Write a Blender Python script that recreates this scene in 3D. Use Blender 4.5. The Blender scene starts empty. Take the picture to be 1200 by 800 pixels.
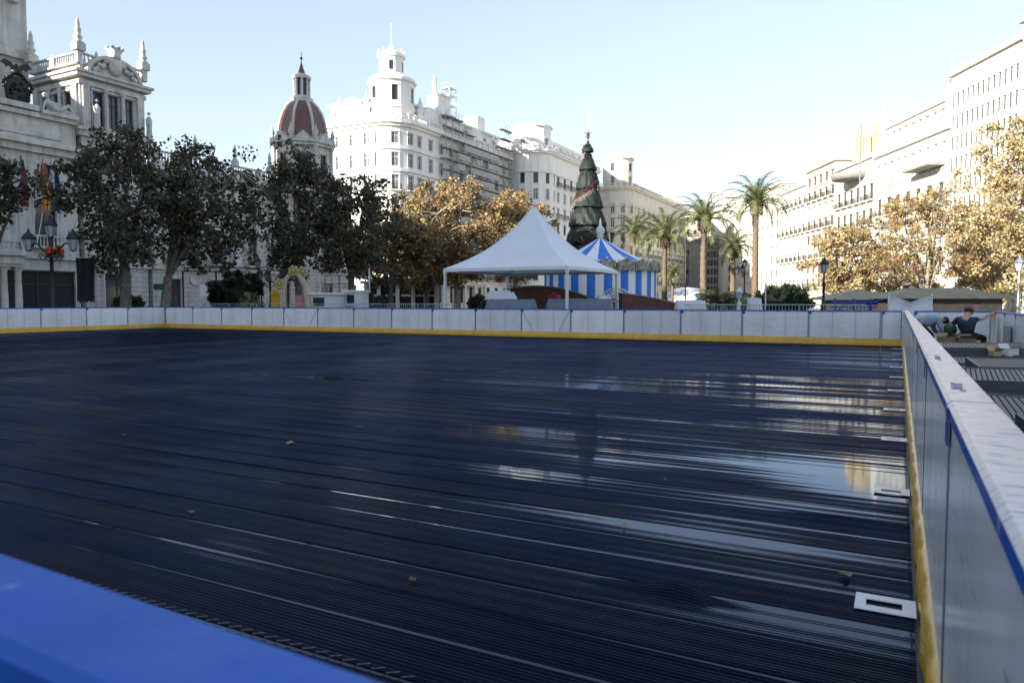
import bpy, math, random
import numpy as np
from mathutils import Vector, Matrix
random.seed(7); rng = np.random.default_rng(7)
PI = math.pi
S = bpy.context.scene
COL = S.collection
# ------------------------------------------------------------------ camera frame
FPX = 860.0; PITCH = math.radians(3.13); YAW = math.radians(27.8); HC = 1.52
sc_, cc_ = math.sin(YAW), math.cos(YAW)
def W(lat, D):                      # metres to the right / ahead of the view point -> world
    return (lat*cc_ - D*sc_, D*cc_ + lat*sc_)
def G(px, D, py=353):
    v = (400-py)/860; h = math.cos(PITCH)+v*math.sin(PITCH)
    return W((px-600)/860*D/h, D)
def Z(py, D):
    v = (400-py)/860; h = math.cos(PITCH)+v*math.sin(PITCH)
    return HC + D*(-math.sin(PITCH)+v*math.cos(PITCH))/h
# ------------------------------------------------------------------ materials
MATS = {}
def mat(name, col, rough=0.6, metal=0.0, var=0.0, vscale=1.0, bump=0.0, bscale=20.0, trans=0.0,
        col2=None, brick=None, streak=0.0, spec=0.5, coat=0.0, two=None):
    if name in MATS: return MATS[name]
    m = bpy.data.materials.new(name); m.use_nodes = True
    nt = m.node_tree; N = nt.nodes; L = nt.links
    b = N['Principled BSDF']; out = N['Material Output']
    b.inputs['Roughness'].default_value = rough; b.inputs['Metallic'].default_value = metal
    b.inputs['Specular IOR Level'].default_value = spec
    b.inputs['Coat Weight'].default_value = coat
    b.inputs['Base Color'].default_value = (*col, 1)
    tc = N.new('ShaderNodeTexCoord')
    src = None
    if var > 0 or col2:
        nz = N.new('ShaderNodeTexNoise'); nz.inputs['Scale'].default_value = vscale; nz.inputs['Detail'].default_value = 6
        L.new(tc.outputs['Object'], nz.inputs['Vector'])
        mp = N.new('ShaderNodeMapRange'); mp.inputs[1].default_value = .3; mp.inputs[2].default_value = .7
        L.new(nz.outputs['Fac'], mp.inputs[0])
        mx = N.new('ShaderNodeMix'); mx.data_type = 'RGBA'
        c2 = col2 if col2 else tuple(c*(1-var) for c in col)
        mx.inputs[6].default_value = (*c2, 1); mx.inputs[7].default_value = (*col, 1)
        L.new(mp.outputs[0], mx.inputs[0]); src = mx.outputs[2]
    if streak > 0:
        vm = N.new('ShaderNodeVectorMath'); vm.operation = 'MULTIPLY'; vm.inputs[1].default_value = (1.6, 1.6, .12)
        L.new(tc.outputs['Object'], vm.inputs[0])
        nz2 = N.new('ShaderNodeTexNoise'); nz2.inputs['Scale'].default_value = 1.2; nz2.inputs['Detail'].default_value = 5
        L.new(vm.outputs[0], nz2.inputs['Vector'])
        mp2 = N.new('ShaderNodeMapRange'); mp2.inputs[1].default_value = .45; mp2.inputs[2].default_value = .72
        mp2.inputs[3].default_value = 1; mp2.inputs[4].default_value = 1-streak
        L.new(nz2.outputs['Fac'], mp2.inputs[0])
        m3 = N.new('ShaderNodeMix'); m3.data_type = 'RGBA'; m3.blend_type = 'MULTIPLY'; m3.inputs[0].default_value = 1
        if src: L.new(src, m3.inputs[6])
        else: m3.inputs[6].default_value = (*col, 1)
        L.new(mp2.outputs[0], m3.inputs[7]); src = m3.outputs[2]
    bh = None
    if brick:
        bw, bhh = brick
        # courses from height + horizontal run (object space)
        sp = N.new('ShaderNodeSeparateXYZ'); L.new(tc.outputs['Object'], sp.inputs[0])
        ad = N.new('ShaderNodeMath'); ad.operation = 'ADD'; L.new(sp.outputs[0], ad.inputs[0]); L.new(sp.outputs[1], ad.inputs[1])
        cb = N.new('ShaderNodeCombineXYZ'); L.new(ad.outputs[0], cb.inputs[0]); L.new(sp.outputs[2], cb.inputs[1])
        bt = N.new('ShaderNodeTexBrick'); bt.inputs['Scale'].default_value = 1
        bt.inputs['Brick Width'].default_value = bw; bt.inputs['Row Height'].default_value = bhh
        bt.inputs['Mortar Size'].default_value = .025; bt.inputs['Mortar Smooth'].default_value = .3
        bt.inputs['Color1'].default_value = (1,1,1,1); bt.inputs['Color2'].default_value = (.88,.88,.88,1); bt.inputs['Mortar'].default_value = (.5,.5,.5,1)
        L.new(cb.outputs[0], bt.inputs['Vector'])
        m4 = N.new('ShaderNodeMix'); m4.data_type = 'RGBA'; m4.blend_type = 'MULTIPLY'; m4.inputs[0].default_value = 1
        if src: L.new(src, m4.inputs[6])
        else: m4.inputs[6].default_value = (*col, 1)
        L.new(bt.outputs['Color'], m4.inputs[7]); src = m4.outputs[2]; bh = bt.outputs['Fac']
    if src: L.new(src, b.inputs['Base Color'])
    if bump > 0 or bh:
        bp = N.new('ShaderNodeBump')
        if bh:
            bp.inputs['Strength'].default_value = .6; bp.inputs['Distance'].default_value = .05; bp.invert = True
            L.new(bh, bp.inputs['Height'])
        else:
            n3 = N.new('ShaderNodeTexNoise'); n3.inputs['Scale'].default_value = bscale; n3.inputs['Detail'].default_value = 4
            L.new(tc.outputs['Object'], n3.inputs['Vector'])
            bp.inputs['Strength'].default_value = bump; bp.inputs['Distance'].default_value = .02
            L.new(n3.outputs['Fac'], bp.inputs['Height'])
        L.new(bp.outputs[0], b.inputs['Normal'])
    if trans > 0:
        tr = N.new('ShaderNodeBsdfTranslucent')
        if src: L.new(src, tr.inputs['Color'])
        else: tr.inputs['Color'].default_value = (*col, 1)
        ms = N.new('ShaderNodeMixShader'); ms.inputs[0].default_value = trans
        L.new(b.outputs[0], ms.inputs[1]); L.new(tr.outputs[0], ms.inputs[2]); L.new(ms.outputs[0], out.inputs['Surface'])
    MATS[name] = m
    return m

stone = mat('grey_limestone', (.58,.56,.53), .8, var=.3, vscale=.5, streak=.35, bump=.3, bscale=6)
stone_block = mat('rusticated_limestone', (.58,.56,.53), .8, var=.25, vscale=.5, streak=.25, brick=(1.1,.5))
stone_trim = mat('carved_limestone', (.60,.58,.55), .75, var=.3, vscale=1.3, streak=.3, bump=.4, bscale=10)
white_plaster = mat('white_plaster', (.82,.80,.77), .75, var=.1, vscale=.3, streak=.16)
cream_plaster = mat('cream_plaster', (.70,.66,.58), .8, var=.14, vscale=.3, streak=.2)
beige_plaster = mat('beige_plaster', (.45,.39,.31), .8, var=.15, vscale=.3, streak=.22)
pale_plaster = mat('pale_plaster', (.68,.63,.55), .8, var=.12, vscale=.3, streak=.18)
yellow_plaster = mat('ochre_plaster', (.58,.46,.26), .8, var=.15, vscale=.6, streak=.2)
grey_plaster = mat('grey_facade', (.26,.25,.24), .8, var=.15, vscale=.3, streak=.2)
roofgrey = mat('grey_roof_tar', (.2,.19,.18), .9, var=.2)
glass = mat('window_glass', (.055,.07,.09), .08, spec=.6, var=.4, vscale=.35)
glass_pale = mat('window_glass_curtained', (.20,.22,.25), .15, spec=.6, var=.6, vscale=.25)  # paler glass tone, varied by noise
dark_open = mat('dark_interior', (.015,.015,.018), .8)
frame_white = mat('white_window_frame', (.6,.6,.58), .5)
frame_brown = mat('brown_wood_frame', (.10,.05,.025), .5, var=.3, vscale=2)
frame_dark = mat('dark_window_frame', (.03,.035,.04), .5)
iron = mat('black_iron', (.015,.017,.02), .45, metal=.3)
galv = mat('galvanised_steel', (.38,.40,.42), .4, metal=.8, var=.2, vscale=4)
bronze = mat('dark_bronze', (.02,.022,.02), .5, metal=.3, var=.4, vscale=4)
dome_tile = mat('maroon_dome_tile', (.21,.105,.085), .35, var=.45, vscale=2.2, brick=(.35,.22))
pvc = mat('white_tent_pvc', (.74,.78,.84), .45, var=.06, vscale=.7, bump=.1, bscale=3, trans=.12)
board_white = mat('white_board_plastic', (.78,.80,.84), .24, var=.13, vscale=2.6, spec=.42, streak=.12)
board_yellow = mat('yellow_kick_plastic', (.60,.34,.015), .25, var=.25, vscale=3)
board_blue = mat('blue_rail_plastic', (.001,.085,.44), .3, var=.3, vscale=2.2, spec=.3, bump=.08, bscale=25)
board_post = mat('board_joint_metal', (.22,.27,.36), .4, metal=.4)
board_back = mat('board_gap_shadow_grey', (.22,.26,.34), .7)  # grey backing sheet seen through the panel gaps
wood_brown = mat('brown_painted_ramp', (.10,.035,.022), .6, var=.4, vscale=2, streak=.3)
stripe_blue = mat('blue_striped_canvas', (.02,.16,.62), .55, var=.15, vscale=2)
stripe_white = mat('white_striped_canvas', (.74,.76,.78), .55, var=.08, vscale=2)
tarp_grey = mat('grey_blue_tarpaulin', (.11,.15,.20), .5, var=.3, vscale=2, bump=.6, bscale=4)
tarp_white = mat('white_tarpaulin', (.50,.54,.58), .5, var=.15, vscale=2, bump=.6, bscale=3)
bark = mat('mottled_plane_bark', (.30,.28,.23), .85, col2=(.12,.10,.075), vscale=5, bump=.5, bscale=12)
barkd = mat('dark_plane_bark', (.15,.14,.12), .85, col2=(.05,.045,.035), vscale=5, bump=.5, bscale=12)
palmbark = mat('palm_bark', (.17,.125,.085), .9, col2=(.07,.05,.035), vscale=6, bump=.9, bscale=9)
def leaf(n, c): return mat('leaf_'+n, c, .55, var=.25, vscale=3, trans=.3)
LG = [leaf('dark_green',(.058,.066,.038)), leaf('olive',(.11,.10,.055)), leaf('deep_green',(.038,.045,.030)), leaf('dull_brown',(.17,.105,.055))]
LB = [leaf('ochre',(.36,.25,.11)), leaf('rust',(.22,.125,.06)), leaf('tan',(.44,.34,.18)), leaf('olive_brown',(.11,.09,.035))]
LR = [leaf('gold',(.42,.32,.15)), leaf('pale_tan',(.50,.42,.25)), leaf('light_rust',(.29,.18,.10)), leaf('olive_gold',(.23,.21,.10))]
LP = [leaf('palm_green',(.17,.20,.08)), leaf('palm_pale',(.34,.36,.18)), leaf('palm_dark',(.08,.10,.04))]
LH = [leaf('hedge_green',(.025,.05,.018)), leaf('hedge_dark',(.012,.022,.012)), leaf('hedge_light',(.07,.10,.03))]
xmas_green = mat('christmas_tree_green', (.005,.015,.012), .7, var=.6, vscale=3, bump=.8, bscale=6)
xmas_red = mat('red_garland', (.10,.018,.012), .5, var=.4, vscale=5)
xmas_white = mat('white_garland', (.24,.22,.21), .5, var=.4, vscale=6)
skin = mat('skin', (.42,.24,.16), .5)
shirt_grey = mat('pale_blue_shirt', (.25,.31,.42), .85, var=.3, vscale=6)
shirt_navy = mat('navy_tshirt', (.018,.024,.045), .85, var=.3, vscale=6)
trouser = mat('black_trousers', (.012,.012,.015), .9, var=.3, vscale=5)
hair = mat('dark_hair', (.012,.009,.008), .6)
red_cloth = mat('red_cap_cloth', (.28,.02,.02), .7)
cardboard = mat('cardboard', (.34,.25,.15), .8, var=.2, vscale=4)
grid_plastic = mat('grey_grid_plastic', (.06,.07,.085), .5, var=.35, vscale=3)
blue_paint = mat('blue_painted_steel', (.01,.04,.35), .4, metal=.1)
white_paint = mat('white_painted_metal', (.6,.62,.64), .4, var=.1, vscale=4)
yellow_plastic = mat('yellow_foam', (.36,.32,.13), .6, var=.2, vscale=4)
terracotta = mat('roof_sheet_kiosk', (.045,.055,.055), .7, var=.35, vscale=.8, streak=.3)  # grey green roof, darkened in colour to stand in for shade
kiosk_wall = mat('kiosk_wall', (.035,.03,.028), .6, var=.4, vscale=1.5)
flag_red = mat('flag_red', (.42,.02,.02), .7); flag_yellow = mat('flag_yellow', (.65,.42,.03), .7); flag_blue = mat('flag_blue', (.02,.035,.16), .7)
lampglass = mat('lamp_glass', (.30,.34,.38), .15, spec=.6)
plate_white = mat('white_slotted_plastic', (.66,.68,.72), .35, var=.1, vscale=8)
green_ring = mat('green_trunk_band', (.01,.10,.05), .6)
poster_col = mat('notice_sheet', (.62,.62,.6), .7)

nt=board_white.node_tree; N=nt.nodes; L=nt.links; bs=N['Principled BSDF']; old=bs.inputs['Base Color'].links[0].from_socket
tc=[n for n in N if n.type=='TEX_COORD'][0]; mpv=N.new('ShaderNodeMapping'); mpv.inputs['Scale'].default_value=(2.2,1,11); mpv.inputs['Rotation'].default_value=(0,.25,0); L.new(tc.outputs['Object'],mpv.inputs[0])
oi=N.new('ShaderNodeObjectInfo'); mpl=N.new('ShaderNodeMath'); mpl.operation='MULTIPLY'; mpl.inputs[1].default_value=50; L.new(oi.outputs['Random'],mpl.inputs[0])
n5=N.new('ShaderNodeTexNoise'); n5.noise_dimensions='4D'; n5.inputs['Scale'].default_value=2.4; n5.inputs['Detail'].default_value=7; L.new(mpv.outputs[0],n5.inputs['Vector']); L.new(mpl.outputs[0],n5.inputs['W'])
m6=N.new('ShaderNodeMapRange'); m6.inputs[1].default_value=.60; m6.inputs[2].default_value=.70; m6.inputs[4].default_value=.55; L.new(n5.outputs['Fac'],m6.inputs[0])
mx6=N.new('ShaderNodeMix'); mx6.data_type='RGBA'; mx6.inputs[7].default_value=(.25,.27,.30,1); L.new(old,mx6.inputs[6]); L.new(m6.outputs[0],mx6.inputs[0]); 
bm6=N.new('ShaderNodeMix'); bm6.data_type='RGBA'; bm6.blend_type='MULTIPLY'; bm6.inputs[0].default_value=1; vr=N.new('ShaderNodeMapRange'); vr.inputs[3].default_value=.86; vr.inputs[4].default_value=1.04; L.new(oi.outputs['Random'],vr.inputs[0]); L.new(mx6.outputs[2],bm6.inputs[6]); L.new(vr.outputs[0],bm6.inputs[7]); L.new(bm6.outputs[2],bs.inputs['Base Color'])
nt=board_blue.node_tree; N=nt.nodes; L=nt.links; bs=N['Principled BSDF']; old=bs.inputs['Base Color'].links[0].from_socket
tc=[n for n in N if n.type=='TEX_COORD'][0]
vo=N.new('ShaderNodeTexVoronoi'); vo.inputs['Scale'].default_value=8; L.new(tc.outputs['Object'],vo.inputs['Vector'])
nz=N.new('ShaderNodeTexNoise'); nz.inputs['Scale'].default_value=40; L.new(tc.outputs['Object'],nz.inputs['Vector'])
ad=N.new('ShaderNodeMath'); ad.operation='MULTIPLY_ADD'; ad.inputs[1].default_value=.14; L.new(nz.outputs['Fac'],ad.inputs[0]); L.new(vo.outputs['Distance'],ad.inputs[2])
mr=N.new('ShaderNodeMapRange'); mr.inputs[1].default_value=.19; mr.inputs[2].default_value=.26; mr.inputs[3].default_value=.7; mr.inputs[4].default_value=0; L.new(ad.outputs[0],mr.inputs[0])
mx=N.new('ShaderNodeMix'); mx.data_type='RGBA'; mx.inputs[7].default_value=(.38,.45,.55,1); L.new(old,mx.inputs[6]); L.new(mr.outputs[0],mx.inputs[0]); L.new(mx.outputs[2],bs.inputs['Base Color'])
n4=N.new('ShaderNodeTexNoise'); n4.inputs['Scale'].default_value=3; n4.inputs['Detail'].default_value=8; L.new(tc.outputs['Object'],n4.inputs['Vector'])
m5=N.new('ShaderNodeMapRange'); m5.inputs[3].default_value=.15; m5.inputs[4].default_value=.6; L.new(n4.outputs['Fac'],m5.inputs[0]); L.new(m5.outputs[0],bs.inputs['Roughness'])
# ------------------------------------------------------------------ mesh builder
class MB:
    def __init__(s): s.v=[]; s.f=[]; s.m=[]; s.sm=[]; s.bl=None
    def bal(s):
        if not s.bl: s.bl=MB()
        return s.bl
    def add(s, vs, fs, mi=0, smooth=False):
        o=len(s.v); s.v+= [tuple(p) for p in vs]
        for f in fs: s.f.append(tuple(i+o for i in f)); s.m.append(mi); s.sm.append(smooth)
        return s
    def quad(s,a,b,c,d,mi=0): return s.add([a,b,c,d],[(0,1,2,3)],mi)
    def box(s,x0,x1,y0,y1,z0,z1,mi=0):
        v=[(x0,y0,z0),(x1,y0,z0),(x1,y1,z0),(x0,y1,z0),(x0,y0,z1),(x1,y0,z1),(x1,y1,z1),(x0,y1,z1)]
        return s.add(v,[(0,3,2,1),(4,5,6,7),(0,1,5,4),(1,2,6,5),(2,3,7,6),(3,0,4,7)],mi)
    def obox(s,c,d,ln,wd,z0,z1,mi=0):      # box along direction d (2D unit) centred on c
        n=(-d[1],d[0]); p=[]
        for a,b in((-1,-1),(1,-1),(1,1),(-1,1)):
            p.append((c[0]+d[0]*ln/2*a+n[0]*wd/2*b, c[1]+d[1]*ln/2*a+n[1]*wd/2*b))
        v=[(x,y,z0) for x,y in p]+[(x,y,z1) for x,y in p]
        return s.add(v,[(0,3,2,1),(4,5,6,7),(0,1,5,4),(1,2,6,5),(2,3,7,6),(3,0,4,7)],mi)
    def tube(s,pts,rs,n=8,mi=0,cap=True,smooth=True):
        pts=[Vector(p) for p in pts]
        if not hasattr(rs,'__len__'): rs=[rs]*len(pts)
        rings=[]; up=None
        for i,p in enumerate(pts):
            d=(pts[min(i+1,len(pts)-1)]-pts[max(i-1,0)])
            if d.length<1e-9: d=Vector((0,0,1))
            d.normalize()
            if up is None:
                up=Vector((0,0,1)) if abs(d.z)<.9 else Vector((1,0,0))
            a=d.cross(up)
            if a.length<1e-6: a=d.cross(Vector((0,1,0)))
            a.normalize(); b=a.cross(d).normalized(); up=b
            rings.append([p+(a*math.cos(2*PI*k/n)+b*math.sin(2*PI*k/n))*rs[i] for k in range(n)])
        vs=[q for r in rings for q in r]; fs=[]
        for i in range(len(pts)-1):
            for k in range(n):
                k2=(k+1)%n; fs.append((i*n+k,i*n+k2,(i+1)*n+k2,(i+1)*n+k))
        s.add(vs,fs,mi,smooth)
        if cap:
            s.add(rings[0],[tuple(range(n))],mi); s.add(rings[-1],[tuple(reversed(range(n)))],mi)
        return s
    def lathe(s,c,prof,n=16,mi=0,a0=0,smooth=True,rot=0):
        vs=[];fs=[]
        for r,z in prof:
            for k in range(n):
                a=rot+2*PI*k/n; vs.append((c[0]+r*math.cos(a),c[1]+r*math.sin(a),c[2]+z))
        for i in range(len(prof)-1):
            for k in range(n):
                k2=(k+1)%n; fs.append((i*n+k,i*n+k2,(i+1)*n+k2,(i+1)*n+k))
        return s.add(vs,fs,mi,smooth)
    def prism(s,poly,z0,z1,mi=0):
        n=len(poly); v=[(x,y,z0) for x,y in poly]+[(x,y,z1) for x,y in poly]
        f=[(i,(i+1)%n,(i+1)%n+n,i+n) for i in range(n)]+[tuple(reversed(range(n))),tuple(range(n,2*n))]
        return s.add(v,f,mi)
    def band(s,poly,z0,z1,proj,mi=0):      # projecting band round a CCW polygon
        o=offset(poly,proj); s.prism(o,z0,z1,mi); return s
    def blob(s,c,r,mi=0,n=8,m=6,jit=.12):
        vs=[];fs=[]
        if not hasattr(r,'__len__'): r=(r,r,r)
        for i in range(m+1):
            th=PI*i/m
            for k in range(n):
                a=2*PI*k/n; j=1+random.uniform(-jit,jit)
                vs.append((c[0]+r[0]*math.sin(th)*math.cos(a)*j,c[1]+r[1]*math.sin(th)*math.sin(a)*j,c[2]+r[2]*math.cos(th)))
        for i in range(m):
            for k in range(n):
                k2=(k+1)%n; fs.append((i*n+k,(i+1)*n+k,(i+1)*n+k2,i*n+k2))
        return s.add(vs,fs,mi,True)
    def mesh(s,name,mats,org=(0,0,0)):
        me=bpy.data.meshes.new(name)
        me.from_pydata([(a-org[0],b-org[1],c-org[2]) for a,b,c in s.v],[],s.f)
        for m in mats: me.materials.append(m)
        me.polygons.foreach_set('material_index',s.m)
        me.polygons.foreach_set('use_smooth',s.sm)
        me.update(); return me
    def build(s,name,mats,parent=None,org=None,loc=None):
        if not isinstance(mats,(list,tuple)): mats=[mats]
        if s.bl and s.bl.v: s.bl.build('balustrade',mats[0],parent,org)
        if org is None: org = tuple(parent.location) if (parent is not None) else (0,0,0)
        me=s.mesh(name,mats,org); return link(name,me,parent,loc if loc else ((0,0,0) if parent else org))
def link(name,me,parent=None,loc=(0,0,0),rot=None):
    o=bpy.data.objects.new(name,me); COL.objects.link(o)
    o.location=loc
    if rot: o.rotation_euler=rot
    if parent: o.parent=parent
    return o
def offset(poly,d):
    n=len(poly); out=[]
    for i in range(n):
        p0,p1,p2=poly[i-1],poly[i],poly[(i+1)%n]
        e1=(p1[0]-p0[0],p1[1]-p0[1]); e2=(p2[0]-p1[0],p2[1]-p1[1])
        l1=math.hypot(*e1); l2=math.hypot(*e2)
        n1=(e1[1]/l1,-e1[0]/l1); n2=(e2[1]/l2,-e2[0]/l2)
        bx,by=n1[0]+n2[0],n1[1]+n2[1]; q=1+n1[0]*n2[0]+n1[1]*n2[1]
        q=max(q,.25); out.append((p1[0]+bx*d/q,p1[1]+by*d/q))
    return out
def tag(o,label=None,cat=None,group=None,kind=None):
    if label: o['label']=label
    if cat: o['category']=cat
    if group: o['group']=group
    if kind: o['kind']=kind
    return o
def root(name,loc,label,cat,group=None,rz=0):
    o=bpy.data.objects.new(name,None); COL.objects.link(o); o.empty_display_size=.3
    o.location=(loc[0],loc[1],loc[2] if len(loc)>2 else 0); o.rotation_euler=(0,0,rz)
    return tag(o,label,cat,group)
def copy_tree(o,parent=None,kids=None):
    c=o.copy(); COL.objects.link(c); c.parent=parent
    for ch in [k for k in COL.objects if k.parent==o]: copy_tree(ch,c)
    return c

# ------------------------------------------------------------------ buildings
WCACHE={}
def window_mesh(w,h,style,sur=None,reveal=.28):
    key=(round(w,2),round(h,2),style,sur.name if sur else '')
    if key in WCACHE: return WCACHE[key]
    fm={'white':frame_white,'brown':frame_brown,'dark':frame_dark,'pale':frame_white,'open':frame_dark,'modern':frame_dark}[style]
    gm={'pale':glass_pale,'open':dark_open,'modern':glass_pale}.get(style,glass)
    b=MB(); t=.09 if w>1 else .05
    for x in(-w/2,w/2-t): b.box(x,x+t,-.08,-.01,0,h,0)
    for z in(0,h-t,h*.68): b.box(-w/2+t,w/2-t,-.075,-.01,z,z+t,0)
    if w>.9: b.box(-t/2,t/2,-.07,-.01,t,h-t,0)
    g=MB(); g.quad((-w/2,0,0),(w/2,0,0),(w/2,0,h),(-w/2,0,h))
    sm=None
    if sur:
        q=MB(); f=-reveal-.03
        q.box(-w/2-.2,w/2+.2,f-.13,f+.02,h+.08,h+.26); q.box(-w/2-.15,w/2+.15,f-.1,f+.02,-.15,-.003)
        q.box(-w/2-.13,-w/2-.003,f-.02,f+.02,-.003,h+.08); q.box(w/2+.003,w/2+.13,f-.02,f+.02,-.003,h+.08)
        sm=q.mesh('surround',[sur])
    WCACHE[key]=(b.mesh('window',[fm]),g.mesh('pane',[gm]),sm); return WCACHE[key]
BCACHE={}
def balcony_mesh(w,style):
    key=(round(w,2),style)
    if key in BCACHE: return BCACHE[key]
    b=MB(); r=MB(); d=.75
    b.box(-w/2,w/2,-d,0,-.18,0,0)
    if style=='iron':
        for z in (.12,.95): r.box(-w/2,w/2,-d+.02,-d+.06,z,z+.05)
        n=int(w/.16)
        for i in range(n+1):
            x=-w/2+.02+(w-.06)*i/n; r.box(x,x+.025,-d+.025,-d+.05,0,.95)
        for sx in(-w/2,w/2-.04):
            r.box(sx,sx+.04,-d+.06,0,.95,1.0)
            for k in range(4): r.box(sx+.01,sx+.03,-d+.2+k*.16,-d+.225+k*.16,0,.95)
    else:
        r.box(-w/2,w/2,-d,-d+.14,.85,1.0); n=int(w/.3)
        for i in range(n):
            x=-w/2+.15+(w-.3)*i/max(n-1,1); r.lathe((x,-d+.07,0),[(.05,0),(.075,.25),(.04,.6),(.06,.85)],6,0)
        for sx in(-w/2,w/2-.14): r.box(sx,sx+.14,-d+.14,0,.85,1.0)
    BCACHE[key]=(b.mesh('balcony',[stone_trim if style!='iron' else pale_plaster]),r.mesh('railing',[stone_trim if style!='iron' else iron])); return BCACHE[key]
def facade(par,name,poly,z0,ztop,specs,wallm,org,reveal=.28,roofm=None,label=None,surround=True,trim=None):
    """poly CCW footprint; specs: list per edge of None or list of rows (zb,zt,n,frac,style[,balcony])"""
    b=MB(); n=len(poly); wins=[]; t=MB()
    for i in range(n):
        p,q=poly[i],poly[(i+1)%n]; L=math.hypot(q[0]-p[0],q[1]-p[1]); d=((q[0]-p[0])/L,(q[1]-p[1])/L); nm=(d[1],-d[0])
        def P(s,z,dep=0): return (p[0]+d[0]*s-nm[0]*dep,p[1]+d[1]*s-nm[1]*dep,z)
        rows=specs[i] if specs and i<len(specs) and specs[i] else []
        rows=sorted(rows); zc=z0
        for r in rows:
            zb,zt,k,fr,st=r[:5]; bal=r[5] if len(r)>5 else None
            m0=r[6] if len(r)>6 else 0      # side margin
            if zb>zc: b.quad(P(0,zc),P(L,zc),P(L,zb),P(0,zb))
            sp=(L-2*m0)/k; w=sp*fr if fr<1 else min(fr-1+.0,sp*.92)
            s0=0
            for j in range(k):
                c=m0+sp*(j+.5); a,e=c-w/2,c+w/2
                b.quad(P(s0,zb),P(a,zb),P(a,zt),P(s0,zt))
                b.quad(P(a,zb),P(a,zb,reveal),P(a,zt,reveal),P(a,zt)); b.quad(P(e,zb,reveal),P(e,zb),P(e,zt),P(e,zt,reveal))
                b.quad(P(a,zb),P(e,zb),P(e,zb,reveal),P(a,zb,reveal)); b.quad(P(a,zt,reveal),P(e,zt,reveal),P(e,zt),P(a,zt))
                wins.append((P(c,zb,reveal-.01),math.atan2(d[1],d[0]),w,zt-zb,st,bal,P(c,zb-.05)))
                s0=e
            b.quad(P(s0,zb),P(L,zb),P(L,zt),P(s0,zt)); zc=zt
        b.quad(P(0,zc),P(L,zc),P(L,ztop),P(0,ztop))
    b.add([(x,y,ztop) for x,y in poly],[tuple(range(n))],1)
    wall=b.build(name,[wallm,roofm or roofgrey],par,org=org)
    if label: wall['label']=label
    for loc,ang,w,h,st,bal,bl in wins:
        l=(loc[0]-org[0],loc[1]-org[1],loc[2]-org[2])
        wm,gm,sm=window_mesh(w,h,st,(trim or wallm) if (surround and w>.8) else None,reveal-.01)
        wo=link('window',wm,par,l,(0,0,ang)); link('pane',gm,wo)
        if sm: link('surround',sm,wo)
        if bal:
            bm_,rm_=balcony_mesh(w+.7,bal); bo=link('balcony',bm_,par,(bl[0]-org[0],bl[1]-org[1],bl[2]-org[2]),(0,0,ang)); link('railing',rm_,bo)
    return wall
def rect(x0,x1,y0,y1): return [(x0,y0),(x1,y0),(x1,y1),(x0,y1)]
def balustrade(b,p,q,z,h=1.1,ped=4.5,mi=0):
    b=b.bal()
    L=math.hypot(q[0]-p[0],q[1]-p[1]); d=((q[0]-p[0])/L,(q[1]-p[1])/L); c=((p[0]+q[0])/2,(p[1]+q[1])/2)
    b.obox(c,d,L,.34,z,z+.18,mi); b.obox(c,d,L,.36,z+h-.16,z+h,mi)
    n=int(L/.36); np_=max(int(L/ped),1)
    for i in range(n):
        s=(i+.5)*L/n; b.lathe((p[0]+d[0]*s,p[1]+d[1]*s,z),[(.07,.18),(.12,.38),(.06,h-.35),(.09,h-.16)],5,mi)
    for i in range(np_+1):
        s=L*i/np_; e_=random.uniform(.46,.54); b.obox((p[0]+d[0]*s,p[1]+d[1]*s),d,e_,e_,z+.003,z+h+random.uniform(.03,.08),mi)
def arc(cx,cy,r,a0,a1,n): return [(cx+r*math.cos(math.radians(a0+(a1-a0)*i/n)),cy+r*math.sin(math.radians(a0+(a1-a0)*i/n))) for i in range(n+1)]
def pinnacle(par,org,x,y,z,h=3.0,r=.42):
    b=MB(); b.box(x-r,x+r,y-r,y+r,z,z+.7)
    b.lathe((x,y,z+.7),[(r*.9,0),(r*1.15,.12),(r*.6,.25),(r*.75,.45),(r*.95,.6),(r*.55,.8),(r*.62,1.1),(r*.7,1.3),(r*.45,1.5),(r*.42,h-1.2),(r*.3,h-.9),(r*.12,h-.7),(0,h-.6)],10)
    return b.build('pinnacle',stone_trim,par,org=org)

# ================= TOWN HALL
TH=(-70.,45.,0.)
th=root('town_hall',TH,'ornate grey stone town hall at the far left with flags, corner tower and maroon dome','building')
# central block, runs on to the left beyond the picture
cb_rows=[(6.6,10.6,14,1+2.0,'brown','stone'),(11.8,14.0,14,1+1.3,'dark')]
facade(th,'central_block',rect(-98,-70,-42,43.4),0,18.2,[None,[(.3,4.3,11,.88,'open')]+cb_rows,None,None],stone,TH,trim=stone_trim)
b=MB(); P_=rect(-98,-70,-42,43.4)
b.box(-70,-69.55,-42.4,43.3,15.0,15.6); b.box(-70,-69.1,-42.4,43.3,15.6,16.0); b.box(-70,-69.75,-42,43.3,16.0,16.25)
b.box(-69.98,-69.85,24,42,16.5,17.8); b.box(-70.2,-69.6,-42.4,43.3,18.2,18.6)
b.box(-70,-69.7,-42,43.3,5.4,5.8)
b.build('cornice',stone_trim,th,org=TH)
# unseen upper mass added behind the block, raised to shade the square
facade(th,'attic_block',rect(-97,-79,-40,33.5),18.2,25.5,[None,[(19.4,22.4,12,1+1.4,'dark')],None,None],stone,TH,trim=stone_trim)
b=MB(); b.box(-97.5,-78.5,-40.5,34,25.5,26.1); balustrade(b,(-78.8,-40),(-78.8,33.5),26.1)
b.build('attic_cornice',stone_trim,th,org=TH)
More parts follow.
